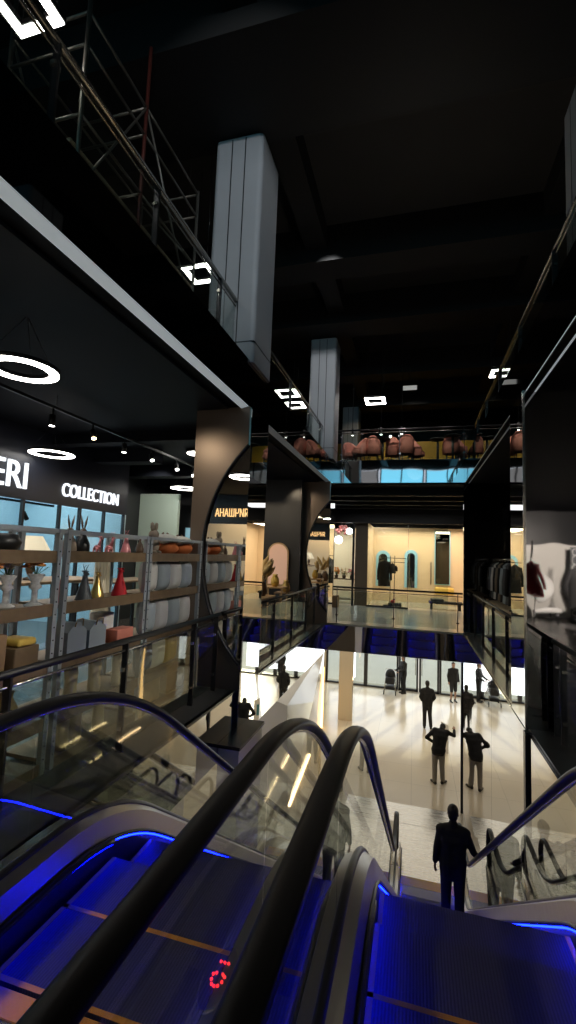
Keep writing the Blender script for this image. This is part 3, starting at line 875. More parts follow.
def pillow(x, y, z, w, h, t, m, label, group=None, ears=False):
    e = empty('plush_pillow', label, 'pillow', (x, y, z), group=group)
    b = MB(); vs = []; n = 10
    for s in (-1, 1):
        g = []
        for i in range(n+1):
            for j in range(n+1):
                u = i/n*2-1; v_ = j/n*2-1
                th = t*.5*max(0, (1-u**4))**.6*max(0, (1-v_**4))**.6
                g.append((x+s*th, y+u*w/2*(1-.05*v_*v_), z+h/2+v_*h/2*(1-.05*u*u)))
        b.add(g, [(i*(n+1)+j, (i+1)*(n+1)+j, (i+1)*(n+1)+j+1, i*(n+1)+j+1) for i in range(n) for j in range(n)], 0, True)
    b.build('cover', m, e, fix=True)
    return e
nm4 = ('nearest', 'second', 'third', 'farthest')
for k in range(4):
    pillow(-3.02, 4.79+k*.29, 1.345, .27, .36, .17, (M_plushw if k % 2 == 0 else M_plushg), 'standing %s plush pillow on the middle board, %s in the row' % (('white', 'blue grey')[k % 2], nm4[k]))
for k in range(4):
    pillow(-3.02, 4.79+k*.29, .865, .27, .40, .17, (M_plushg if k % 2 == 0 else M_plushw), 'standing %s plush pillow on the board at rail height, %s in the row' % (('blue grey', 'white')[k % 2], nm4[k]))
# middle board, bay of figurines
deer(-3.1, 3.50, 1.34, .25, M_pinkf, 'dusky pink cone gowned deer beside the double upright', False, True)
deer(-3.05, 3.75, 1.34, .34, M_greyc, 'slate grey gowned deer with antlers on the middle board', True, True)
deer(-3.1, 4.0, 1.34, .31, M_gold, 'gold deer with raised antlers on a small stand', True, True)
deer(-3.05, 4.30, 1.34, .36, M_redc, 'red gowned deer figurine on the middle board', False, True)
thing(MB().rbox(-3.25, -3.05, 3.93, 4.12, .86, 1.06, .01), 'carton', M_kraft, 'brown carton under the gold deer', 'box')
def house_bag(x, y, z, w, h, label):
    e = empty('paper_bag', label, 'bag', (x, y, z))
    MB().prism([(x-.1, y-w/2, z), (x-.1, y+w/2, z), (x-.1, y+w/2, z+h*.75), (x-.1, y+w*.15, z+h), (x-.1, y-w*.15, z+h), (x-.1, y-w/2, z+h*.75)], (.2, 0, 0)).build('body', M_paper, e)
    MB().tube([(x+.11, y-.05, z+h*.9), (x+.12, y-.04, z+h*1.12), (x+.12, y+.04, z+h*1.12), (x+.11, y+.05, z+h*.9)], .006, 6).build('handle', M_kraft, e)
house_bag(-3.02, 3.55, .86, .24, .30, 'blue grey gift bag left of the other bag below the figurines')
house_bag(-3.02, 3.83, .86, .24, .28, 'second blue grey gift bag beside the brown carton')
thing(MB().rbox(-3.1, -2.95, 4.18, 4.46, .86, 1.0, .01), 'coral_box', M_coral, 'coral pink box on the board at rail height', 'box')
thing(MB().rbox(-3.3, -3.12, 4.16, 4.34, 1.0-.14, 1.16, .01), 'white_box', M_plushw, 'white box behind the coral box', 'box')
def cloth_drop(x, y, z0, z1, w, m, label):
    b = MB(); n = 24
    A = [(x+.03*math.sin(k*1.1), y-w/2+w*k/n, z1) for k in range(n+1)]
    Bq = [(x+.05*math.sin(k*1.1+.4), y-w/2+w*k/n*1.05, z0) for k in range(n+1)]
    b.strip([Vector(p) for p in A], [Vector(p) for p in Bq]); return thing(b, 'hanging_cloth', m, label, 'cloth')
cloth_drop(-3.36, 4.38, .9, 1.70, .22, M_shade, 'beige pleated cloth hanging behind the red deer')
# bouquets in tall crystal holders, first bay
def bouquet(x, y, z, h, mp, label):
    e = empty('flower_vase', label, 'vase', (x, y, z))
    MB().lathe([(.07, 0), (.075, .015), (.025, .04), (.022, h*.35), (.055, h*.42), (.03, h*.5), (.07, h*.68), (.06, h*.7)], (x, y, z), 14).build('crystal_vase', M_crystal, e)
    rnd = random.Random(int(y*1000))
    st = MB()
    for k in range(9):
        a = rnd.random()*6.28; r_ = rnd.random()*.09
        st.tube([(x, y, z+h*.66), (x+r_*math.cos(a), y+r_*math.sin(a), z+h*.85)], .003, 5)
    st.build('stem', M_leaf, e)
    for k in range(9):
        a = 6.28*k/9+rnd.random()*.4; r_ = .02+.075*rnd.random()
        cx, cy, cz = x+r_*math.cos(a), y+r_*math.sin(a), z+h*(.84+.14*rnd.random())
        fl = MB()
        for q in range(6):
            aa = q*6.28/6; fl.ball((cx+.018*math.cos(aa), cy+.018*math.sin(aa), cz), .02, .02, .012, n=8)
        fl.ball((cx, cy, cz+.008), .016, n=8)
        fl.build('blossom', mp, e)
bouquet(-3.02, 1.55, 1.345, .40, M_petalo, 'crystal vase with cream orange blossoms at the left frame edge')
bouquet(-3.05, 2.45, 1.345, .38, M_petalc, 'crystal vase with cream blossoms, first whole one on the middle board')
bouquet(-3.0, 2.68, 1.345, .38, M_petalo, 'crystal vase with deep orange blossoms beside the cream ones')
bouquet(-3.1, 2.92, 1.345, .37, M_petalc, 'crystal vase with pale blossoms near the double upright')
bouquet(-3.0, 3.10, 1.345, .38, M_petalo, 'crystal vase with orange blossoms touching the double upright')
for k, (y, h, mm, t) in enumerate(((2.15, .22, M_black, 'black felt hat shaped bowl'), (2.5, .18, M_browncer, 'low brown bowl'), (2.85, .2, M_black, 'black ribbed pot'))):
    thing(MB().lathe([(.05, 0), (.10, .02), (.13, h*.4), (.10, h*.7), (.06, h*.75)], (-3.1, y, 1.78), 18), 'bowl', mm, t+' on the top board of the first bay', 'bowl')
def pot(x, y, z, r, h, m, label, name='vase'):
    return thing(MB().lathe([(r*.6, 0), (r, h*.25), (r*.95, h*.6), (r*.55, h*.85), (r*.65, h)], (x, y, z), 18), name, m, label, 'vase')
pot(-3.0, 1.75, .86, .07, .30, M_plushg, 'tall grey bottle vase near the left frame edge')
pot(-3.02, 2.15, .86, .08, .36, M_crystal, 'tall faceted silver vase on the board at rail height')
pot(-3.05, 2.45, .86, .06, .30, M_gold, 'slim gold vase beside the silver one')
pot(-3.0, 2.38, .86+.001, .05, .16, M_yelc, 'small yellow pot in front of the gold vase')
thing(MB().rbox(-3.25, -2.98, 2.62, 2.86, .86, 1.16, .01), 'carton', M_kraft, 'brown carton with folded top near the double upright', 'box')
thing(MB().rbox(-3.2, -2.96, 2.92, 3.16, .86, 1.04, .01), 'carton', M_wood, 'darker low carton beside the folded one', 'box')
thing(MB().rbox(-3.2, -2.96, 2.95, 3.13, 1.041, 1.10, .02), 'yellow_tray', M_yelc, 'yellow ceramic tray lying on the dark carton', 'tray')
def goldvase(x, y, z, h, label):
    return thing(MB().lathe([(.045*h, 0), (.13*h, .02*h), (.17*h, .2*h), (.15*h, .5*h), (.17*h, .8*h), (.13*h, .97*h), (.10*h, h)], (x, y, z), 18), 'tall_vase', mat('cream gold glaze %d' % int(y*100), (.70, .53, .28), .3, .2), label, 'vase')
goldvase(-2.98, 3.52, .06, .36, 'tall cream gold vase on the lowest board, nearest the double upright')
goldvase(-2.98, 3.68, .06, .36, 'tall cream gold vase on the lowest board, second along')
goldvase(-2.98, 4.0, .06, .34, 'tall cream gold vase on the lowest board, third along')
goldvase(-2.98, 3.58, .42, .36, 'tall cream gold vase one board up, above the first')
goldvase(-2.98, 3.90, .42, .37, 'tall cream gold vase one board up, near its middle')
goldvase(-2.98, 4.25, .42, .33, 'tall cream gold vase one board up, by the far upright')
for k, y in enumerate((4.78, 5.07, 5.36, 5.65)):
    pillow(-3.02, y, .425, .27, .38, .16, (M_plushg, M_shade, M_yelc, M_plushw)[k], '%s cushion standing on the second lowest board' % ('blue grey', 'linen', 'mustard', 'white')[k])
thing(MB().rbox(-3.2, -2.95, 4.7, 5.1, .06, .34, .02), 'wooden_crate', M_lightwood, 'light wooden crate on the lowest board of the plush bay', 'crate')
thing(MB().rbox(-3.2, -2.95, 5.25, 5.7, .06, .30, .02), 'basket', M_kraft, 'brown basket on the lowest board near the bronze column', 'basket')
pot(-3.0, 1.6, .42, .10, .34, M_crystal, 'glass vase low on the first bay at the frame edge')
pot(-3.0, 2.0, .42, .10, .30, M_coral, 'coral vase low on the first bay')
pot(-3.0, 2.45, .42, .11, .33, M_plushw, 'white vase low on the first bay')
pot(-3.0, 2.9, .42, .10, .30, M_gold, 'gold vase low on the first bay')
# plush display before the reflecting mirror, seen in the round inlay
rabbit(-3.15, 5.62, 1.345, .34, M_plushw, 'white plush rabbit at the mirror end of the middle board')

# lit sign behind the viewer, seen in the round mirror inlay
e = empty('shop_sign', 'orange lit lettering read backwards in the round mirror inlay', 'sign', (-5.0, -1.6, 2.9))
MB().box(-7.4, -3.6, -1.75, -1.65, 2.75, 3.7).build('board', M_black, e)
ROTY = Matrix(((-1,0,0),(0,0,1),(0,1,0)))      # faces +Y
text_mesh('\u042f\u0418\u0427\u0428\u0410\u041d\u0410', .36, 'letters', M_lettwarm, e, (-5.08, -1.62, 2.98), ROTY, .02, 1.0, .62)
struct(box1(-9.0, -3.2, -4.6, -4.5, 0, 3.9), 'wall_lit_shop', M_cream, 'cream shop wall seen in the round mirror')

# ------------------------------------------------------------------ vase shop beyond the mirror column
struct(box1(-7.4, -7.3, 9.4, 24, 0, 3.9), 'wall_vase_shop', M_dark)
e = empty('arched_mirror', 'small arched mirror with pale pink glow beyond the mirror column', 'mirror', (-5.2, 11.9, 1.2))
def arch_pts(x0, x1, z0, z1, n=16):
    r = (x1-x0)/2; cx = (x0+x1)/2
    return [(x0, z0), (x1, z0)] + [(cx+r*math.cos(PI*k/n), z1-r+r*math.sin(PI*k/n)) for k in range(n+1)]
MB().prism([(x, 11.9, z) for x, z in arch_pts(-3.86, -3.26, 1.0, 2.16)], (0, .03, 0)).build('frame', M_lightwood, e)
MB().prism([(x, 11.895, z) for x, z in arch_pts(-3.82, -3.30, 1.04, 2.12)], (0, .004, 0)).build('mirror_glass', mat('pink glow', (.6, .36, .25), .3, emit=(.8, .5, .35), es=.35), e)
e.location = (-3.56, 11.9, 1.0)
for ch in e.children: ch.location = Vector((-5.2, 11.9, 1.2))-Vector((-3.56, 11.9, 1.0))
struct(box1(-7.3, -2.98, 12.0, 12.1, 0, 3.9), 'wall_vase_back', M_dark)
table(-3.15, 9.0, .5, 1.3, .95, 'light oak console carrying the plume vase', M_lightwood)
def plume(x, y, z, label, seed, s=1.0):
    e = empty('plume_vase', label, 'vase', (x, y, z)); rnd = random.Random(seed)
    MB().lathe([(.08*s, 0), (.13*s, .08*s), (.12*s, .22*s), (.06*s, .30*s), (.07*s, .33*s)], (x, y, z), 16).build('pot', M_browncer, e)
    for k in range(11):
        a = rnd.random()*6.28; l = .16*s+rnd.random()*.16*s
        tip = Vector((x+l*math.cos(a), y+l*math.sin(a), z+(.62+.22*rnd.random())*s)); b0 = Vector((x, y, z+.3*s))
        d = tip-b0
        MB().tube([b0, b0+d*.45], .004, 5).build('stem', M_pampas, e)
        q = MB(); q.tube([b0+d*t for t in (.4, .5, .65, .8, .92, 1.05)], [.012*s, .035*s, .05*s, .045*s, .03*s, .004*s], 8); q.build('plume', M_pampas, e)
plume(-3.05, 8.75, .95, 'vase of tan dried plumes on the oak console', 3, 1.05)
plume(-3.12, 9.35, .95, 'second vase of dried plumes behind the first', 5, .9)
plume(-4.2, 10.6, .9, 'dried plumes standing farther back in the vase shop', 8, 1.0)
table(-4.2, 10.4, .6, 1.4, .9, 'dark table at the back of the vase shop')
def cube_stand(x, y, s, h, m, label):
    e = empty('display_stand', label, 'stand', (x, y, 0))
    MB().box(x-s/2, x+s/2, y-s/2, y+s/2, h-.03, h).build('top', m, e)
    for a in (-1, 1):
        for b in (-1, 1): MB().box(x+a*(s/2-.02)-.015, x+a*(s/2-.02)+.015, y+b*(s/2-.02)-.015, y+b*(s/2-.02)+.015, 0, h-.03).build('leg', m, e)
    MB().box(x-s/2+.02, x+s/2-.02, y-s/2+.02, y+s/2-.02, h*.35, h*.35+.02).build('shelf', m, e)
cube_stand(-3.05, 7.55, .5, 1.02, M_lightwood, 'light oak display stand next to the mirror column')
cube_stand(-3.1, 10.2, .5, 1.1, M_lightwood, 'light oak display stand past the plume console')
cube_stand(-3.1, 11.2, .5, .9, M_wood, 'dark oak display stand near the far bronze column')
pot(-3.05, 7.45, 1.02, .09, .25, M_gold, 'gold pot on the oak stand next to the mirror column')
pot(-3.1, 7.68, 1.02, .07, .2, M_plushw, 'white pot on the oak stand next to the mirror column')
pot(-3.1, 10.2, 1.10, .1, .28, M_yelc, 'ochre pot on the stand past the plume console')
pot(-3.1, 11.15, .9, .1, .3, M_gold, 'brass pot on the dark oak stand')
pot(-3.1, 11.32, .9, .07, .22, M_coral, 'coral pot on the dark oak stand')
for k, (x, y, sx, sz, t) in enumerate(((-4.9, 11.98, .5, .35, 'small glowing blue screen in the dark vase shop'), (-5.4, 11.98, .2, .2, 'tiny blue screen left of the glowing one'))):
    s = empty('screen', t, 'screen', (x, y, 2.5))
    MB().box(x-sx/2, x+sx/2, y-.03, y, 2.5, 2.5+sz).build('frame', M_black, s)
    MB().box(x-sx/2+.03, x+sx/2-.03, y-.035, y-.03, 2.53, 2.5+sz-.03).build('picture', M_bluepan, s)
w = empty('glass_door', 'pale blue glazed door with dark bars just past the mirror column', 'door', (-5.6, 10.8, 0))
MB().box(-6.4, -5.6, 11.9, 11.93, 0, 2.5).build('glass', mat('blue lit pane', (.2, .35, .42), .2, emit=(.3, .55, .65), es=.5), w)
q = MB()
for x in (-6.43, -5.6): q.box(x, x+.05, 11.85, 11.9, 0, 2.55)
for z in (.9, 1.7, 2.5): q.box(-6.43, -5.55, 11.85, 11.9, z, z+.05)
q.build('frame', M_frame, w)

# ------------------------------------------------------------------ far clothing shop and flower shop on the first floor
YW = 20.6
struct(box1(-1.75, 2.7, YW, YW+.1, 0, 3.2), 'wall_beige_shop', M_beige, 'lit beige back wall of the clothing shop')
struct(box1(-1.85, -1.75, 18.0, YW+.1, 0, 3.2), 'wall_beige_shop_left', M_beige)
struct(box1(2.7, 2.8, 17.6, YW+.1, 0, 3.2), 'wall_beige_shop_right', M_beige)
struct(box1(-2.22, -1.74, 17.9, 18.0, 0, 3.2), 'wall_brown_pier', M_brown, 'brown pier left of the beige shop')
struct(box1(-7.3, 5.5, 17.5, 17.6, 3.15, 3.93), 'trim_14', M_black)
struct(box1(-13, 13, 12.9, 24, 3.90, 3.93), 'ceiling_far', M_soffit)
mb = MB()
for y in (13.6, 14.8, 16.0, 17.1): mb.box(-7, 6, y, y+.18, 3.68, 3.9)
struct(mb, 'beam_far', M_beam)
e = empty('shop_glazing', 'clear glazing of the beige clothing shop with a dark base line', 'glazing', (0, 17.7, 0))
for a, b in ((-1.72, -.25), (-.2, 1.2)): MB().box(a, b, 17.69, 17.70, .06, 3.15).build('glass_pane', M_glass, e)
MB().box(-1.74, -.2, 17.66, 17.73, 0, .06).build('base_rail', M_frame, e)
MB().box(-.235, -.215, 17.68, 17.71, .06, 3.15).build('joint', M_railsteel, e)
def arch_mirror(x0, x1, z0, z1, label):
    e = empty('arched_mirror', label, 'mirror', ((x0+x1)/2, YW-.03, z0))
    a = arch_pts(x0, x1, z0, z1); bq = arch_pts(x0+.11, x1-.11, z0, z1-.14)
    MB().prism([(x, YW-.06, z) for x, z in a], (0, .06, 0)).build('frame', M_blueframe, e)
    MB().prism([(x, YW-.07, z) for x, z in bq], (0, .008, 0)).build('mirror_glass', M_mirror, e)
arch_mirror(-1.62, -1.02, .62, 2.18, 'left arched mirror with sky blue rim behind the coat rack')
arch_mirror(-.40, .14, .62, 2.50-.25, 'right arched mirror with sky blue rim on the beige wall')
e = empty('tall_mirror', 'tall rectangular dark mirror on the beige wall', 'mirror', (1.16, YW-.03, .8))
MB().box(.84, 1.48, YW-.05, YW, .8, 3.1).build('frame', M_blueframe, e)
MB().box(.88, 1.44, YW-.06, YW-.05, .84, 3.06).build('mirror_glass', M_mirror, e)
MB().tube([(.70, YW-.06, .8), (.70, YW-.06, 1.75)], .02, 8).build('handle_bar', M_frame, e)
e = empty('bench_seat', 'mustard upholstered bench under the tall mirror', 'bench', (1.2, 20.2, 0))
MB().rbox(.85, 1.6, 20.0, 20.5, .42, .72, .06).build('cushion', M_yelc, e); MB().box(.88, 1.57, 20.03, 20.47, 0, .42).build('base', M_beige, e)
# coat rack with a black coat
e = empty('coat_rack', 'slim black garment stand in front of the left arched mirror', 'rack', (-.75, 18.6, 0))
m = MB(); m.tube([(-.9, 18.6, 0), (-.9, 18.6, 1.95)], .014, 8); m.tube([(-.74, 18.6, 0), (-.74, 18.6, 1.95)], .014, 8); m.build('upright', M_black, e)
m = MB(); m.tube([(-1.35, 18.6, 1.86), (-.30, 18.6, 1.86)], .014, 8); m.tube([(-1.2, 18.6, 1.70), (-.35, 18.6, 1.70)], .012, 8); m.build('bar', M_black, e)
MB().box(-1.15, -.5, 18.35, 18.85, 0, .03).build('base', M_black, e)
def coat(x, y, ztop, h, w, m, label, ax=0):
    e = empty('hanging_coat', label, 'coat', (x, y, ztop-h))
    b = MB()
    def P(u, v_, t):  # u across, v down
        return (x+u, y+t, ztop-v_) if ax == 0 else (x+t, y+u, ztop-v_)
    prof_ = [(0, .03, .03), (.06, .10, .05), (.12, w*.5, .07), (.35*h, w*.46, .09), (.6*h, w*.45, .10), (h, w*.54, .12)]
    rows = []
    for v_, hw_, dt in prof_: rows.append([P(hw_*math.cos(a*2*PI/14), v_, dt*math.sin(a*2*PI/14)) for a in range(14)])
    vs = [p for r_ in rows for p in r_]
    fs = [(i*14+j, i*14+(j+1) % 14, (i+1)*14+(j+1) % 14, (i+1)*14+j) for i in range(len(rows)-1) for j in range(14)]
    b.add(vs, fs, 0, True); b.build('body', m, e)
    for s in (-1, 1):
        q = MB(); q.tube([P(s*w*.42, .12, 0), P(s*w*.58, .45*h, .02), P(s*w*.60, .78*h, .04)], [.06, .05, .045], 8); q.build('sleeve', m, e)
    q = MB(); q.tube([P(0, .02, 0), P(0, -.06, 0), P(.03, -.09, 0), P(.04, -.06, 0)], .006, 6); q.build('hanger_hook', M_railsteel, e)
coat(-1.13, 18.6, 1.80, 1.05, .42, M_suit, 'long black coat hanging at the left end of the garment stand')
coat(-.82, 18.6, 1.66, .40, .26, M_suit, 'short black top hanging at the middle of the stand')
thing(MB().rbox(-.95, -.45, 18.15, 18.45, 0, .14, .02), 'shoe_tray', M_coat, 'dark low tray of the garment stand on the shop floor', 'tray')
thing(MB().rbox(-.85, -.7, 18.2, 18.4, .141, .24, .02), 'shoe_box', M_redc, 'small red box on the low tray', 'box')
e = empty('low_bench', 'dark low display bench in front of the beige shop', 'bench', (1.2, 16.2, 0))
MB().rbox(.55, 1.75, 18.1, 18.6, .22, .30, .02).build('top', M_coat, e); 
for x in (.65, 1.65): MB().box(x-.04, x+.04, 18.15, 18.55, 0, .22).build('leg', M_coat, e)
thing(MB().rbox(.62, 1.1, 18.15, 18.55, .302, .40, .03), 'folded_clothes', M_greyc, 'grey folded clothes on the low bench', 'clothes')

# flower and gift shop left of it
struct(box1(-7.2, -1.9, 21.0, 21.1, 0, 3.0), 'wall_flower_shop', M_cream, 'cream lit wall of the flower shop')
def shelf_low(x, y, w, h, label):
    e = empty('wooden_shelf', label, 'shelf', (x, y, 0))
    for z in (.1, h*.5, h-.04): MB().box(x-w/2, x+w/2, y-.2, y+.2, z, z+.04).build('board', M_wood, e)
    for s in (-1, 1): MB().box(x+s*(w/2-.02)-.02, x+s*(w/2-.02)+.02, y-.2, y+.2, 0, h).build('side', M_wood, e)
shelf_low(-2.78, 18.9, 1.0, .95, 'dark wooden shelf of the flower shop, right one')
shelf_low(-4.1, 18.9, 1.2, 1.0, 'dark wooden shelf of the flower shop, left one')
k = 0
for x, y, z, m, t in ((-3.1, 18.9, .95, M_petalo, 'orange'), (-2.78, 18.9, .95, M_petalc, 'cream'), (-2.46, 18.9, .95, M_petalp, 'pink'), (-4.5, 18.9, 1.0, M_petalp, 'pink'), (-4.1, 18.9, 1.0, M_petalc, 'cream'), (-3.7, 18.9, 1.0, M_petalo, 'orange')):
    e = empty('flower_pot', '%s flowers in a pot on the %s wooden shelf of the flower shop' % (t, 'right' if x > -3.4 else 'left'), 'flowers', (x, y, z))
    MB().lathe([(.06, 0), (.09, .12), (.085, .13)], (x, y, z), 12).build('pot', M_browncer, e)
    rnd = random.Random(k); k += 1
    b = MB(); l = MB()
    for q in range(12):
        c = (x+rnd.uniform(-.14, .14), y+rnd.uniform(-.12, .12), z+rnd.uniform(.2, .42)); b.ball(c, .05, .05, .04, n=8)
        l.tube([(x, y, z+.1), c], .008, 5)
    b.build('blossoms', m, e); l.build('stems', M_leaf, e)
for x, y, z, r_, t in ((-2.95, 18.3, 2.35, .16, 'round white paper globe hanging in the flower shop, lower one'), (-2.55, 18.5, 2.75, .13, 'small white globe hanging higher in the flower shop'), (-4.2, 18.4, 2.6, .15, 'white globe hanging at the left of the flower shop')):
    e = empty('globe_lamp', t, 'lamp', (x, y, z))
    MB().ball((x, y, z+r_), r_, n=16).build('globe', M_ledcool, e); MB().tube([(x, y, z+2*r_), (x, y, 3.9)], .006, 6).build('cord', M_black, e)
for k, (x, z) in enumerate(((-2.45, 2.85), (-2.95, 2.95), (-3.5, 2.85), (-4.1, 2.9), (-4.7, 2.85))):
    rnd = random.Random(50+k); b = MB()
    for q in range(26): b.ball((x+rnd.uniform(-.24, .24), 18.9+rnd.uniform(-.2, .2), z+rnd.uniform(-.16, .16)), .07, .07, .05, n=7)
    thing(b, 'hanging_flowers', M_petalp if k % 2 else M_petalc, '%s flower cluster hanging under the flower shop ceiling, %s from its right end' % ('pink' if k % 2 else 'cream', ('first', 'second', 'third', 'fourth', 'fifth')[k]), 'flowers')
# glazing post of the flower shop
e = empty('shop_glazing', 'dark framed glazing of the flower shop', 'glazing', (-3.6, 17.7, 0))
for x in (-5.6, -4.3, -3.05, -2.26): MB().box(x-.04, x+.04, 17.62, 17.72, 0, 3.15).build('mullion', M_frame, e)
for a, b in ((-5.56, -4.34), (-4.26, -3.09), (-3.01, -2.30)): MB().box(a, b, 17.66, 17.67, 0.05, 3.15).build('glass_pane', M_glass, e)
cart = thing(MB().rbox(-2.95, -2.65, 16.6, 16.95, 0, .42, .02), 'carton', M_kraft, 'large brown carton on the far walkway before the flower shop', 'box')
cart2 = thing(MB().rbox(-3.35, -3.0, 16.6, 16.95, 0, .30, .02), 'carton', M_kraft, 'smaller brown carton beside the large one', 'box')

# right walkway shops
struct(box1(4.6, 4.7, 1.0, 9.6, 0, 3.9), 'wall_right_shop', M_dark)
struct(box1(1.28, 13, 1, 12.75, 3.90, 3.93), 'ceiling_right', M_soffit)
struct(box1(XR+.02, 2.3, 12.9, 13.0, 0, 3.9), 'wall_mirror_pier', M_blackmirror, 'dark mirror pier at the far end of the right walkway')
struct(box1(2.3, 2.32, 6.64, 12.9, 0, 3.9), 'wall_mirror_walkway', M_wavy, 'warped mirror wall along the right walkway')
struct(box1(1.80, 2.298, 8.6, 12.88, .0, .9), 'trim_15', M_beige)
e = empty('garment_rail', 'steel garment rail with dark jackets on the right walkway', 'rack', (1.92, 11.2, 0))
m = MB()
for y in (9.9, 12.5): m.tube([(1.92, y, .9), (1.92, y, 1.92)], .018, 8)
m.tube([(1.92, 9.9, 1.92), (1.92, 12.5, 1.92)], .018, 8); m.build('frame', M_railsteel, e)
for y in (9.9, 12.5): MB().box(1.81, 2.1, y-.02, y+.02, .9, .93).build('foot', M_black, e)
tones = (M_suit, M_greyc, M_plushg, M_suit, M_brown, M_coat, M_plushw, M_greyc, M_suit)
tn = ('black', 'slate', 'blue grey', 'black', 'brown', 'charcoal', 'white', 'slate', 'black')
for k in range(9):
    coat(1.92, 10.05+k*.29, 1.84, .85, .20, tones[k], '%s jacket on the garment rail, number %s from the near end' % (tn[k], ('one', 'two', 'three', 'four', 'five', 'six', 'seven', 'eight', 'nine')[k]))

# ------------------------------------------------------------------ things behind the viewer that the warped mirror shows
struct(box1(2.2, 9.5, -6.6, -6.5, 0, 2.5), 'wall_white_shop', M_white, 'white shop wall seen in the warped mirror')
def round_back_chair(x, y, label):
    e = empty('white_chair', label, 'chair', (x, y, 0), group=None)
    MB().ball((x, y-.2, 1.15), .42, .07, .45, n=18).build('backrest', M_plushw, e)
    MB().rbox(x-.38, x+.38, y-.2, y+.45, .38, .55, .05).build('seat', M_plushw, e)
    for a in (-1, 1):
        for b in (-.1, .38): MB().tube([(x+a*.3, y+b, .4), (x+a*.34, y+b, 0)], [.03, .02], 8).build('leg', M_postm, e)
round_back_chair(4.0, -4.6, 'white round backed chair reflected left of the joint in the warped mirror')
round_back_chair(6.0, -4.8, 'white round backed chair reflected right of the joint in the warped mirror')
coat(4.9, -4.2, 1.75, 1.1, .55, M_suit, 'black coat reflected at the panel joint of the warped mirror')
thing(MB().tube([(4.9, -4.2, 1.84), (4.9, -4.2, 2.3), (4.9, -4.32, 2.3), (4.9, -4.32, 0)], .015, 8), 'coat_stand', M_black, 'black stand that carries the black coat', 'rack')
e = empty('lattice_screen', 'white ring lattice screen reflected at the right of the warped mirror', 'screen', (5.9, -5.6, 0))
m = MB()
for i_ in range(6):
    for j_ in range(8):
        cx_, cz_ = 5.25+i_*.27, .3+j_*.27
        m.tube([(cx_+.13*math.cos(a*PI/6), -5.6, cz_+.13*math.sin(a*PI/6)) for a in range(13)], .022, 6, cap=False, up=(0, 1, 0))
m.build('lattice', M_plushw, e)
MB().box(5.08, 6.76, -5.72, -5.68, 0, 2.4).build('backing', M_greyc, e)
coat(3.35, -3.0, 1.95, 1.0, .5, M_redcoat, 'red coat reflected at the edge of the warped mirror')
thing(MB().tube([(3.35, -3.0, 2.04), (3.35, -3.0, 2.5), (3.35, -3.12, 2.5), (3.35, -3.12, 0)], .015, 8), 'coat_stand', M_black, 'black stand that carries the red coat', 'rack')

# ------------------------------------------------------------------ upper lounge with pink armchairs
struct(box1(-7, 5, 20.5, 20.6, Z2, Z2+2.45), 'wall_mustard', M_yellowwall, 'mustard wall behind the pink armchairs')
def armchair_proto():
    e = empty('armchair', 'x', 'armchair', (0, 0, 0))
    b = MB(); n = 18; ri, ro = .20, .285
    A = []
    for k in range(n+1):
        a = R(-20)+R(220)*k/n
        hgt = .60+.28*max(0, math.sin(a))**.7
        A.append((a, hgt))
    vs = []; fs = []
    for a, h in A:
        for r_, z in ((ri, .38), (ri, h-.04), ((ri+ro)/2, h), (ro, h-.04), (ro, .30), (ri, .30)):
            vs.append((r_*math.cos(a), r_*math.sin(a), z))
    for i in range(n):
        for j in range(6):
            fs.append((i*6+j, i*6+(j+1) % 6, (i+1)*6+(j+1) % 6, (i+1)*6+j))
    fs.append(tuple(range(6))); fs.append(tuple(n*6+j for j in range(5, -1, -1)))
    b.add(vs, fs, 0, True); b.build('backrest', M_pink, e)
    MB().lathe([(.20, .30), (.26, .34), (.27, .42), (.23, .46), (0, .47)], (0, 0, 0), 20).build('seat', M_pink, e)
    for a in (45, 135, 225, 315):
        c, s = math.cos(R(a)), math.sin(R(a)); MB().tube([(c*.19, s*.19, .31), (c*.25, s*.25, 0)], [.02, .012], 8).build('leg', M_postm, e)
    return e
arm = armchair_proto()
spots_a = [(-1.93, 13.75, 30, 'pink armchair at the left end of the lounge, partly behind the column'), (-1.62, 13.35, -60, 'pink armchair facing away, second from the left column'), (-1.20, 13.40, 175, 'large looking pink armchair left of the middle rail post, back to the rail'), (-.62, 13.6, 160, 'pink armchair just right of the middle rail post'), (-.28, 13.38, 200, 'pink armchair turned slightly, right of the middle post'), (.05, 13.75, 100, 'low pink armchair side on, right group of the middle post'), (.98, 13.5, 180, 'pink armchair near the right corner of the gallery rail'), (1.35, 13.9, 90, 'pink armchair tucked in the right corner of the gallery'), (-3.3, 14.2, 20, 'pink armchair on the left gallery beyond the far column')]
for k, (x, y, rz, lab) in enumerate(spots_a):
    a = arm if k == 0 else copy_tree(arm)
    a.location = (x, y, Z2); a.rotation_euler = (0, 0, R(rz)); a['label'] = lab; a['group'] = 'pink lounge armchairs'; a.scale = (.84, .84, .95)
def bar_table(x, y, label):
    e = empty('cafe_table', label, 'table', (x, y, Z2))
    MB().lathe([(.20, .74), (.22, .75), (.22, .77), (0, .77)], (x, y, Z2), 24).build('tabletop', M_black, e)
    MB().tube([(x, y, Z2+.02), (x, y, Z2+.75)], .035, 10).build('pole', M_black, e)
    MB().lathe([(.17, 0), (.15, .02), (.04, .04)], (x, y, Z2), 20).build('base', M_black, e)
bar_table(-.93, 13.35, 'small round black table left of the middle rail post')
bar_table(.62, 13.6, 'small round black table between the right armchairs')
bar_table(1.0, 13.25, 'small round black table at the right corner of the lounge')
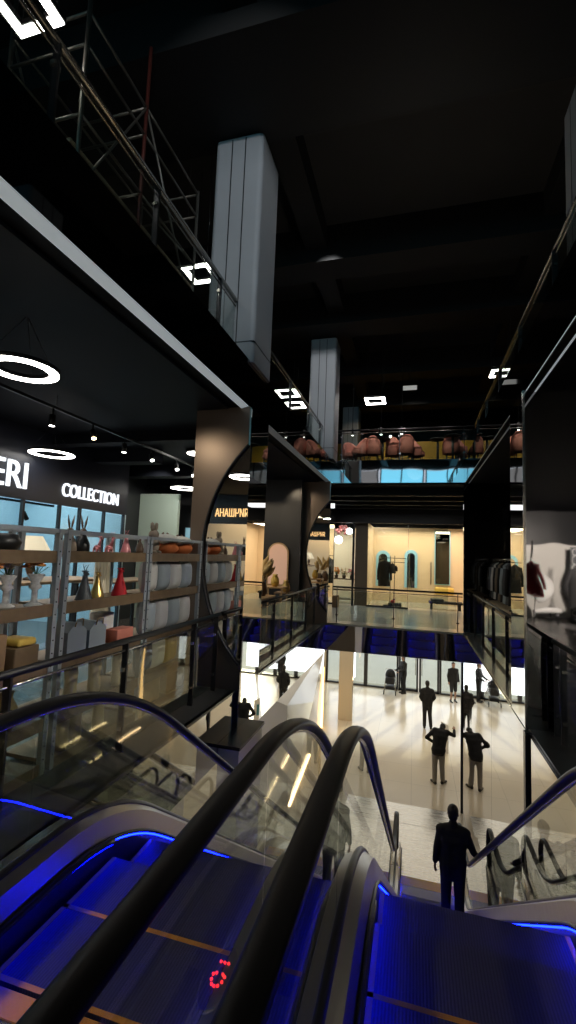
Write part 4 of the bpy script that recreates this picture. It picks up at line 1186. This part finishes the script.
for k, (x, y) in enumerate(((-1.95, 14.3), (-1.05, 14.3), (-.42, 14.3))):
    e = empty('pendant_spotlight', 'slim black pendant spotlight over the lounge, '+('left one', 'middle one', 'right one')[k], 'lamp', (x, y, 8.2))
    MB().tube([(x, y, 5.95), (x, y, 8.95)], .006, 6).build('cord', M_black, e); MB().tube([(x, y, 5.72), (x, y, 5.95)], .035, 10).build('can', M_black, e)
    MB().tube([(x, y, 5.715), (x, y, 5.72)], .03, 10).build('lens', M_ledwhite, e)
    e.location.z = 5.715
    for c in e.children: c.location.z = 8.2-5.715
e = empty('exit_sign', 'small white rectangular sign hanging under the roof', 'sign', (-.2, 15.0, 7.45))
MB().box(-.42, .02, 15.0, 15.04, 7.38, 7.52).build('panel', mat('white sign', (.6, .6, .58), .5, emit=(.8, .8, .75), es=.35), e)
MB().tube([(-.2, 15.02, 7.52), (-.2, 15.02, 8.15)], .008, 6).build('hanger', M_black, e)

# ------------------------------------------------------------------ scaffold on the left gallery
e = empty('scaffold', 'tube scaffold tower with plank deck behind the left gallery rail', 'scaffold', (-3.6, 3.9, Z2))
for (x, y) in ((-3.15, 3.3), (-4.1, 3.3), (-3.15, 4.3), (-4.1, 4.3), (-3.15, 5.65), (-4.1, 5.65)):
    top = 7.9 if y < 4.6 else 7.15
    MB().tube([(x, y, Z2), (x, y, top)], .022, 8).build('upright', M_scafred if (x > -3.5 and y > 4 and y < 5) else M_scaf, e)
m_ = [((-3.15, 3.3), (-4.1, 3.3)), ((-3.15, 4.3), (-4.1, 4.3)), ((-3.15, 5.65), (-4.1, 5.65)), ((-3.15, 3.3), (-3.15, 4.3)), ((-4.1, 3.3), (-4.1, 4.3)), ((-3.15, 4.3), (-3.15, 5.65)), ((-4.1, 4.3), (-4.1, 5.65))]
for z in (5.2, 6.0, 6.75, 7.1):
    for a, b in m_:
        MB().tube([(*a, z), (*b, z)], .016, 6).build('rung', M_scaf, e)
for a, b in (((-3.15, 3.3, 5.2), (-3.15, 4.3, 7.1)), ((-3.15, 4.3, 7.1), (-3.15, 5.65, 5.2)), ((-4.1, 3.3, 7.1), (-4.1, 4.3, 5.2)), ((-4.1, 5.65, 7.1), (-3.15, 5.65, 6.0))):
    MB().tube([a, b], .014, 6).build('brace', M_scaf, e)
for k in range(6):
    x = -4.08+k*.16; MB().box(x, x+.13, 3.2, 5.7, 5.62, 5.66).build('plank', M_plank, e)
thing(MB().box(-3.2, -2.95, 5.2, 5.45, Z2, Z2+.55), 'paint_bucket_box', M_kraft, 'brown carton on the left gallery by the grey column', 'box')

# ------------------------------------------------------------------ ground hall: entrance, outside, left kiosk
YD = 23.5
struct(box1(-13, -4.2, YD, YD+.2, Z0, -S), 'wall_entrance_left', M_cream)
struct(box1(4.4, 13, YD, YD+.2, Z0, -S), 'wall_entrance_right', M_cream)
struct(box1(-4.2, 4.4, YD, YD+.2, -1.75, -S), 'wall_entrance_head', M_white)
for k, (a, b) in enumerate(((-4.2, -3.2), (-3.1, -2.3), (-2.2, -.72), (1.28, 2.3), (2.4, 3.4), (3.5, 4.4))):
    o = struct(box1(a+.04, b-.04, YD+.08, YD+.09, Z0+.06, -1.8), 'window_%d' % (k+20), M_glass)
    q = MB(); q.box(a-.05, a+.04, YD, YD+.16, Z0, -1.75); q.box(b-.04, b+.05, YD, YD+.16, Z0, -1.75); q.box(a, b, YD, YD+.16, Z0, Z0+.06); q.box(a, b, YD, YD+.16, -1.81, -1.75)
    q.build('window_frame', M_frame, o)
for k, (a, b) in enumerate(((-.66, .26), (.30, 1.22))):
    o = struct(box1(a+.08, b-.08, YD+.06, YD+.07, Z0+.10, -1.9), 'door_%d' % (k+1), M_glass)
    q = MB(); q.box(a, a+.09, YD, YD+.12, Z0, -1.8); q.box(b-.09, b, YD, YD+.12, Z0, -1.8); q.box(a, b, YD, YD+.12, Z0, Z0+.11); q.box(a, b, YD, YD+.12, -1.9, -1.78)
    q.build('door_frame', M_frame, o)
    hx = b-.13 if k == 0 else a+.13
    MB().tube([(hx, YD-.05, Z0+.8), (hx, YD-.05, Z0+1.6)], .018, 8).build('door_handle', M_railsteel, o)
struct(box1(-30, 30, YD+.3, 60, Z0-.12, Z0-.02), 'ground_outside', M_pavement)
o = struct(box1(-30, 30, 58, 58.5, Z0-.02, -1.0), 'wall_opposite', mat('pale facade', (.6, .6, .62), .8))
# white faceted kiosk standing at the left of the hall
e = empty('kiosk', 'white glossy faceted kiosk with a warm glowing edge at the left of the hall', 'kiosk', (-3.2, 13.4, Z0))
A, Bq, C_, D_ = V(-4.4, 11.6, Z0), V(-3.0, 11.8, Z0), V(-3.30, 17.4, Z0), V(-4.8, 17.4, Z0)
T1, T2, T3, T4 = V(-4.4, 11.9, -1.75), V(-3.2, 12.1, -2.15), V(-3.22, 17.4, -1.6), V(-4.8, 17.4, -1.3)
K = V(-2.98, 14.4, -2.7)
m = MB(); vs = [A, Bq, C_, D_, T1, T2, T3, T4, K]
m.add(vs, [(0, 1, 5, 4), (1, 2, 8), (1, 8, 5), (5, 8, 6), (8, 2, 6), (2, 3, 7, 6), (3, 0, 4, 7), (4, 5, 6, 7), (0, 3, 2, 1)]); m.build('body', M_white, e)
MB().tube([C_+V(.03, -.12, .02), C_+V(.03, -.12, 2.2)], .085, 6).build('glowing_edge', M_ledamber, e)
MB().tube([Bq+V(.03, .0, .02), Bq.lerp(C_, .55)+V(.03, 0, .02)], .03, 6).build('glowing_edge', M_ledwarm, e)
# side wall of the hall with lit shop fronts (reflected and seen left)
struct(box1(-8.2, -8.0, 1, 23.4, Z0, -S), 'wall_ground_left', M_cream)
struct(box1(5.8, 6.0, 13.1, 23.4, Z0, -S), 'wall_ground_right', M_cream)
struct(box1(-8, 1.2, -6.0, -5.8, Z0, -S), 'wall_ground_back', M_cream)
for k, (x, y, m_, t) in enumerate(((-5.2, 7.5, M_lightwood, 'pale oak counter under the left walkway'), (-5.6, 9.6, M_white, 'white counter under the left walkway'))):
    e = empty('counter', t, 'counter', (x, y, Z0)); MB().box(x-.4, x+.4, y-.8, y+.8, Z0, Z0+.98).build('body', m_, e); MB().box(x-.45, x+.45, y-.85, y+.85, Z0+.98, Z0+1.03).build('worktop', M_black, e)
# poster stand near the mirror wall
e = empty('poster_stand', 'small pale floor sign by the far post of the mirror wall', 'sign', (1.02, 16.6, Z0))
MB().prism([(.95, 16.9, Z0), (1.15, 16.6, Z0), (1.15, 16.62, Z0+.9), (.95, 16.92, Z0+.9)], (.02, 0, 0)).build('board', M_white, e)
m = MB(); m.prism([(.945, 16.87, Z0+.3), (1.02, 16.77, Z0+.3), (1.02, 16.77, Z0+.7), (.945, 16.87, Z0+.7)], (-.004, 0, 0)); m.build('printed_panel', M_teal, e)
# steel mat in front of the escalators
struct(box1(-1.95, 1.05, 12.02, 12.9, Z0, Z0+.006), 'floor_mat', M_steelx)

# ------------------------------------------------------------------ people
def remeshed(mb, voxel, name, m, parent, smooth=3):
    me = bpy.data.meshes.new('tmp'); me.from_pydata([p for p in mb.v], [], mb.f)
    bm = bmesh.new(); bm.from_mesh(me); bmesh.ops.recalc_face_normals(bm, faces=bm.faces[:]); bm.to_mesh(me); bm.free()
    t = bpy.data.objects.new('tmp', me); COL.objects.link(t)
    r = t.modifiers.new('r', 'REMESH'); r.mode = 'VOXEL'; r.voxel_size = voxel
    s = t.modifiers.new('s', 'SMOOTH'); s.iterations = smooth; s.factor = .5
    dg = bpy.context.evaluated_depsgraph_get()
    out = bpy.data.meshes.new_from_object(t.evaluated_get(dg))
    bpy.data.objects.remove(t, do_unlink=True)
    for p in out.polygons: p.use_smooth = True
    out.materials.clear(); out.materials.append(m)
    o = bpy.data.objects.new(name, out); COL.objects.link(o); o.parent = parent
    return o

def person(label, loc, rz, J, jacket=M_suit, trousers=M_trou, vox=.010, shorts=False, group=None, hem=.12):
    """J: joints in the figure's own frame (x right, y forward, z up, feet at 0)"""
    e = empty('person', label, 'person', (0, 0, 0))
    P = {k: Vector(v) for k, v in J.items()}
    pel, che, nek, hd = P['pelvis'], P['chest'], P['neck'], P['head']
    ax = (P['sr']-P['sl']).normalized()                 # across the shoulders
    upv = (nek-pel).normalized(); fw = upv.cross(ax).normalized()
    if fw.y < 0 and abs(fw.y) > .5: fw = -fw
    hax = (P['hr']-P['hl']).normalized()
    b = MB()
    # torso
    def torso(mb, g):
        mb.capsule(che-ax*.085, che+ax*.085, .115+g, .115+g)
        mb.capsule(che-ax*.07+upv*.10, che+ax*.07+upv*.10, .095+g, .095+g)
        w = pel.lerp(che, .5); mb.capsule(w-ax*.065, w+ax*.065, .105+g, .105+g)
        mb.capsule(pel-hax*.075, pel+hax*.075, .115+g, .115+g)
        for s, k in ((-1, 'sl'), (1, 'sr')):
            mb.capsule(che+ax*s*.06, P[k]-ax*s*.02, .10+g, .070+g)
            mb.capsule(nek-upv*.02, P[k], .055+g*.6, .062+g)
            mb.capsule(pel+hax*s*.06, che+ax*s*.075, .105+g, .11+g)
    torso(b, 0)
    b.capsule(nek-upv*.06, hd-Vector((0, 0, .05)), .056, .052)
    # head
    f = P.get('face', Vector((0, 1, 0))).normalized(); side = f.cross(Vector((0, 0, 1)))
    side = side.normalized() if side.length > .1 else Vector((1, 0, 0)); hu = side.cross(f)
    rot = Matrix((side, f, hu)).transposed()
    b.ball(hd+hu*.02, .073, .092, .105, n=18, rot=rot)
    b.ball(hd+f*.02-hu*.045, .055, .070, .070, n=14, rot=rot)
    b.capsule(hd+f*.088+hu*.005, hd+f*.103-hu*.022, .009, .013)
    b.ball(hd+f*.082-hu*.062, .024, .012, .008, n=10, rot=rot)
    for s in (-1, 1):
        b.ball(hd+side*s*.076-f*.005-hu*.008, .010, .018, .030, n=10, rot=rot)
        b.ball(hd+side*s*.030+f*.083+hu*.012, .014, .010, .009, n=10, rot=rot)
    # limbs
    for s, q in ((-1, 'l'), (1, 'r')):
        sh, el, wr = P['s'+q], P['e'+q], P['w'+q]
        b.capsule(sh, el, .050, .040); b.capsule(el, wr, .040, .027)
        hdn = P.get('d'+q, (wr-el)).normalized()
        tv = P.get('t'+q, Vector((0, 1, 0))); tv = (tv-hdn*tv.dot(hdn)).normalized()
        pn = hdn.cross(tv)
        b.capsule(wr+tv*.016, wr+hdn*.085+tv*.026, .017, .013); b.capsule(wr-tv*.014, wr+hdn*.08-tv*.028, .017, .013); b.capsule(wr, wr+hdn*.085, .018, .014)
        for i, (o_, L) in enumerate(((.030, .070), (.010, .080), (-.011, .074), (-.031, .058))):
            k0 = wr+hdn*.085+tv*o_
            curl = P.get('c'+q, Vector((.3, 0, 0))).x
            sg = -1 if P.get('g'+q, Vector((1, 0, 0))).x < 0 else 1
            k1 = k0+(hdn*(1-curl*.3)+pn*sg*curl*.5)*L*.5; k2 = k1+(hdn*(1-curl)+pn*sg*curl)*L*.5
            b.capsule(k0, k1, .0095, .0088, 8); b.capsule(k1, k2, .0088, .0075, 8)
        t0 = wr+hdn*.025+tv*.022; t1 = t0+(hdn*.7+tv*.75)*.036; t2 = t1+(hdn*.95+tv*.25)*.032
        b.capsule(t0, t1, .013, .0105, 8); b.capsule(t1, t2, .0105, .0085, 8)
        hp, kn, an = P['h'+q], P['k'+q], P['a'+q]
        b.capsule(hp, kn, .082, .052); b.capsule(kn, an, .053, .036)
        b.capsule(an, an-Vector((0, 0, .05)), .036, .034)
    remeshed(b, vox, 'body', M_skin, e)
    # jacket
    j = MB(); torso(j, .016)
    for q in ('l', 'r'):
        sh, el, wr = P['s'+q], P['e'+q], P['w'+q]
        j.capsule(sh, el, .063, .053); w2 = el.lerp(wr, .93); j.capsule(el, w2, .053, .042)
    for s in (-1, 1): j.capsule(pel+hax*s*.07-upv*hem, pel+hax*s*.07, .122, .13)
    j.capsule(pel-hax*.05-upv*hem, pel+hax*.05-upv*hem, .118, .118)
    j.capsule(nek-upv*.05, nek+upv*.03, .085, .066)
    remeshed(j, vox*1.3, 'jacket', jacket, e, 4)
    t = MB(); t.capsule(pel-hax*.075, pel+hax*.075, .125, .125)
    for q in ('l', 'r'):
        hp, kn, an = P['h'+q], P['k'+q], P['a'+q]
        t.capsule(hp, kn, .104, .076)
        if not shorts: t.capsule(kn, an+Vector((0, 0, .02)), .076, .066)
    remeshed(t, vox*1.3, 'trousers', trousers, e, 3)
    # hair cap
    h = MB(); h.ball(hd+hu*.036-f*.012, .083, .098, .098, n=18, rot=rot); h.ball(hd-f*.035-hu*.025, .072, .068, .075, n=14, rot=rot)
    # keep the face free
    hv = []
    ho = h.build('hair', M_hair, e)
    me = ho.data; bm = bmesh.new(); bm.from_mesh(me)
    for v_ in bm.verts:
        d = (v_.co-hd); a = d.dot(f); z = d.dot(hu)
        if a > .045 and z < .055: v_.co -= f*(a-.02)
    bm.to_mesh(me); bm.free()
    # shoes
    for q in ('l', 'r'):
        an = P['a'+q]; ff = P.get('f'+q, Vector((0, 1, 0))).normalized(); base = Vector((an.x, an.y, an.z-.085))
        m = MB(); m.capsule(base-ff*.035+V(0, 0, .042), base+ff*.12+V(0, 0, .032), .045, .036); m.capsule(base-ff*.03+V(0, 0, .06), base+V(0, 0, .085), .045, .045)
        m.capsule(base+ff*.10+V(0, 0, .032), base+ff*.175+V(0, 0, .028), .040, .030)
        remeshed(m, .008, 'shoe', M_shoe, e, 2)
    e.location = loc; e.rotation_euler = (0, 0, rz)
    return e

def stand(**kw):
    J = dict(pelvis=(0, 0, .96), chest=(0, .0, 1.28), neck=(0, -.01, 1.47), head=(0, .02, 1.625), face=(0, 1, -.05),
             sl=(-.178, -.01, 1.385), sr=(.178, -.01, 1.385), el=(-.235, -.03, 1.13), er=(.235, -.03, 1.13), wl=(-.24, .06, .89), wr=(.24, .06, .89),
             hl=(-.09, 0, .92), hr=(.09, 0, .92), kl=(-.095, .015, .50), kr=(.095, .015, .50), al=(-.10, -.02, .085), ar=(.10, -.02, .085),
             tl=(.3, 1, 0), tr=(-.3, 1, 0), dl=(0, .05, -1), dr=(0, .05, -1), cl=(.4, 0, 0), cr=(.4, 0, 0), gl=(1, 0, 0), gr=(-1, 0, 0))
    J.update(kw); return J

# man in black riding the right escalator, right hand on the rail
YM = 7.5
zm = None
y = 1.73
while y+.417 < YM+.12: y += .417
y1 = y+.417; yb_ = (1.95-Z0)/.70
zm = ST(y1-.02) if y1 < yb_ else Z0+.012
hrz = HR(y+.20+.16)-zm
person('man in black jacket seen from behind, riding down with his hand on the rail', (.62, y+.22, zm), 0.0,
       stand(er=(.29, -.0, 1.14), wr=(.355, .16, hrz+.055), dr=(.08, 1, -.7), tr=(-1, .2, 0), cr=(.55, 0, 0), gr=(1, 0, 0), head=(.0, .03, 1.625), face=(.12, 1, -.15), wl=(-.255, .03, .89)), vox=.008, hem=.16)
# man standing in the hall
person('man in black jacket and trousers standing in the middle of the hall', (.55, 18.75, Z0), R(6),
       stand(el=(-.27, -.05, 1.15), er=(.27, -.05, 1.15), wl=(-.19, .10, .97), wr=(.19, .10, .97), dl=(.5, .5, -.6), dr=(-.5, .5, -.6), kr=(.10, .03, .5), ar=(.13, -.05, .085)), vox=.011)
# person bending towards the mirror wall
bent = stand(pelvis=(0, 0, .94), chest=(.05, .13, 1.25), neck=(.09, .25, 1.40), head=(.13, .40, 1.42), face=(.2, .55, -.8),
             sl=(-.10, .20, 1.40), sr=(.26, .18, 1.38), el=(-.33, .10, 1.20), wl=(-.12, .26, 1.03), er=(.44, .24, 1.30), wr=(.46, .46, 1.38), dl=(.8, .3, -.5), dr=(.05, .9, .4),
             kl=(-.10, .03, .50), kr=(.10, .06, .50), al=(-.10, -.02, .085), ar=(.12, .06, .085), fl=(-.5, .8, 0), fr=(.6, .8, 0), tl=(0, 0, 1), tr=(-1, 0, 0.2), cr=(.1, 0, 0))
person('person in black top and grey trousers bending their head beside the mirror wall', (.74, 14.35, Z0), 0, bent, trousers=M_greytrou, vox=.011, hem=.05)
# person behind the stroller
person('person in black pushing the stroller near the entrance', (-.42, 23.0, Z0), R(120),
       stand(el=(-.22, .10, 1.14), er=(.22, .10, 1.14), wl=(-.16, .34, 1.02), wr=(.16, .34, 1.02), dl=(0, 1, 0), dr=(0, 1, 0)), vox=.013)
person('person in shorts and black top standing right of the entrance doors', (1.78, 22.6, Z0), R(200),
       stand(kr=(.12, .10, .5), ar=(.12, .02, .085)), trousers=M_coat, vox=.013, shorts=True)

# stroller
e = empty('stroller', 'black baby stroller pushed by the person near the entrance', 'stroller', (-1.02, 22.85, Z0))
sx, sy = -1.02, 22.85
m = MB()
for s in (-1, 1):
    m.tube([(sx+s*.24, sy+.35, Z0+1.02), (sx+s*.24, sy+.15, Z0+.62), (sx+s*.25, sy-.38, Z0+.12)], .014, 8)
    m.tube([(sx+s*.24, sy+.12, Z0+.62), (sx+s*.25, sy+.38, Z0+.12)], .014, 8)
m.tube([(sx-.24, sy+.35, Z0+1.02), (sx+.24, sy+.35, Z0+1.02)], .018, 8); m.build('frame', M_railsteel, e)
m = MB(); m.rbox(sx-.22, sx+.22, sy-.36, sy+.20, Z0+.46, Z0+.78, .08); m.build('seat', M_coat, e)
m = MB(); m.ball((sx, sy+.04, Z0+.80), .24, .27, .29, n=20); m.build('canopy', M_suit, e)
MB().rbox(sx-.2, sx+.2, sy-.25, sy+.25, Z0+.2, Z0+.34, .03).build('basket', M_coat, e)
for s in (-1, 1):
    for dy in (-.38, .38):
        w = MB(); w.tube([(sx+s*.27-.02, sy+dy, Z0+.10), (sx+s*.27+.02, sy+dy, Z0+.10)], .10, 18); w.build('wheel', M_rubber, e)

# ------------------------------------------------------------------ light
def area(name, loc, size, energy, col=(1, 1, 1), rot=(0, 0, 0), sy=None, spread=None):
    l = bpy.data.lights.new(name, 'AREA'); l.energy = energy; l.color = col; l.size = size
    if sy: l.shape = 'RECTANGLE'; l.size_y = sy
    if spread: l.spread = spread
    o = bpy.data.objects.new(name, l); COL.objects.link(o); o.location = loc; o.rotation_euler = rot; return o
def spot(name, loc, tgt, energy, ang, col=(1, 1, 1), r=.05):
    l = bpy.data.lights.new(name, 'SPOT'); l.energy = energy; l.color = col; l.spot_size = R(ang); l.spot_blend = .6; l.shadow_soft_size = r
    o = bpy.data.objects.new(name, l); COL.objects.link(o); o.location = loc
    o.rotation_euler = (Vector(tgt)-Vector(loc)).to_track_quat('-Z', 'Y').to_euler(); return o
WARM = (1.0, .80, .55); NEUT = (1.0, .93, .82); COOL = (.97, .98, 1.0)
area('light_hall_far', (-.5, 18, -.85), 8, 90, NEUT, sy=8)
area('light_hall_left', (-5.0, 7.5, -.85), 4, 90, NEUT, sy=12)
area('light_hall_right', (3.6, 18.5, -.85), 3, 50, NEUT, sy=8)
area('light_daylight', (0, YD-.15, -3.0), 8, 110, (.92, .96, 1), rot=(R(-90), 0, 0), sy=2.2)
area('light_shop_left', (-4.8, 4.6, 3.5), 1.6, 80, NEUT, sy=5, spread=R(100))
for y_ in (1.9, 3.4, 4.9): spot('fill_shelf', (1.5, y_, 3.86), (-3.0, y_+.1, 1.1), 250, 34, NEUT)  # unseen spots added across the well, only to brighten the shelf front
area('light_blue_room', (-8.0, 5.2, 3.6), 2.2, 330, (.75, .92, 1.0), sy=7)
area('light_vase_shop', (-4.2, 9.6, 3.3), 1.6, 50, WARM, sy=4)
area('light_beige_shop', (.3, 19.2, 3.1), 3.6, 150, WARM, sy=2.2)
area('light_flower_shop', (-4.2, 19.6, 3.0), 3.0, 120, NEUT, sy=1.6)
area('light_far_walk', (-.6, 15.3, 3.55), 4, 26, COOL, sy=1.5)
area('light_right_walk', (3.2, 9.5, 3.7), 1.5, 40, NEUT, sy=6)
spot('light_reflected_shop', (5.0, -2.2, 2.9), (5.0, -6.4, .9), 1500, 110, NEUT)
area('light_signed_shop', (-5.4, -3.2, 3.6), 3.5, 100, WARM, sy=2.0)
spot('fill_landing', (-2.42, .6, 3.85), (-.7, 2.1, .2), 110, 46, WARM)  # unseen fill added to bring out the deck steel and step lines
spot('light_green', (-5.6, 9.0, 3.7), (-6.7, 10.9, 2.2), 110, 80, NEUT)
spot('light_bronze', (-3.6, 4.3, 3.7), (-2.75, 5.95, 2.6), 34, 60, WARM)
spot('light_column', (-1.3, 1.6, 8.3), (-2.75, 6.2, 6.6), 130, 50, COOL)
spot('light_column_side', (1.4, 3.0, 8.0), (-2.3, 6.3, 6.4), 100, 40, (.9, .95, 1))
spot('light_column_far', (-1.6, 8.0, 8.3), (-2.6, 12.6, 6.4), 240, 40, COOL)
spot('fill_scaffold', (-1.6, 2.0, 5.0), (-3.7, 4.4, 6.0), 14, 70, NEUT)  # no lamp hangs here; fill added to lift the dark planks
spot('fill_bronze_far', (-3.3, 11.3, 3.7), (-2.75, 12.4, 2.6), 22, 80, WARM)  # unseen fill added because the farther bronze panel came out dim
spot('fill_column_back', (-.6, 15.6, 8.0), (-2.6, 18.6, 5.8), 70, 50, WARM)  # added fill that brightens the column behind the armchairs
spot('light_lounge', (-.4, 9.5, 8.1), (-.3, 13.6, Z2+.6), 760, 40, NEUT)
spot('light_mustard', (-.6, 16.8, 8.3), (.4, 20.5, Z2+.9), 150, 75, NEUT)
spot('light_roof', (0, 7.5, 5.2), (0, 9.0, 9), 30, 160, NEUT, .3)
s = bpy.data.lights.new('sun', 'SUN'); s.energy = 3.4; s.angle = R(.6); s.color = (1.0, .86, .60)
so = bpy.data.objects.new('sun', s); COL.objects.link(so); so.rotation_euler = Vector((-.38, -1, -.34)).to_track_quat('-Z', 'Y').to_euler()

w = bpy.data.worlds.new('world'); SC.world = w; w.use_nodes = True
nt = w.node_tree; bg = nt.nodes['Background']
bg.inputs[0].default_value = (.85, .93, 1.0, 1); bg.inputs[1].default_value = .85
SC.view_settings.view_transform = 'Standard'
SC.view_settings.look = 'None'
SC.view_settings.exposure = 0.0
SC.cycles.use_denoising = True
SC.cycles.max_bounces = 10
SC.cycles.glossy_bounces = 6
SC.cycles.transparent_max_bounces = 24
SC.cycles.sample_clamp_indirect = 4.0
SC.cycles.caustics_reflective = False
SC.cycles.caustics_refractive = False

GROUPS = {'glass_railing': 'glass railings round the well', 'square_lamp': 'square light frames under the roof', 'ring_lamp': 'ring lamps of the left shop', 'ceiling_lamp': 'round ceiling lamps of the walkways',
 'column': 'grey clad columns of the upper floor', 'mirror_column': 'mirror clad columns round the well', 'escalator': 'pair of escalators', 'plush_pillow': 'plush pillows on the shelf unit', 'deer_figurine': 'deer figurines on the shelf unit',
 'hare_figurine': 'hare figurines on the top board', 'plush_rabbit': 'plush rabbits on the shelf unit', 'plush_toy': 'orange woolly plush toys', 'vase': 'pots and vases on display', 'tall_vase': 'tall cream gold vases low on the shelf unit', 'flower_vase': 'crystal vases with blossoms',
 'bowl': 'bowls on the top board', 'carton': 'brown cartons', 'paper_bag': 'blue grey gift bags', 'plume_vase': 'vases of dried plumes', 'display_stand': 'oak display stands', 'display_table': 'display tables', 'table_lamp': 'linen shaded table lamps',
 'hanging_coat': 'garments on racks', 'arched_mirror': 'arched mirrors', 'flower_pot': 'potted flowers of the flower shop', 'hanging_flowers': 'hanging flower clusters', 'globe_lamp': 'paper globe lamps', 'white_chair': 'white round backed chairs', 'cafe_table': 'black lounge tables', 'pendant_spotlight': 'pendant spotlights over the lounge',
 'person': 'people in the hall and on the escalator', 'counter': 'counters under the left walkway', 'mullion_post': 'black posts of the mirror wall', 'screen': 'blue screens of the vase shop', 'wooden_shelf': 'wooden shelves of the flower shop', 'shop_sign': 'lit shop names', 'shop_glazing': 'shop glazings', 'light_track': 'spotlight tracks'}
for o_ in list(SC.objects):
    if o_.parent is None and 'category' in o_.keys() and 'group' not in o_.keys():
        b_ = o_.name.split('.')[0]
        if b_ in GROUPS: o_['group'] = GROUPS[b_]
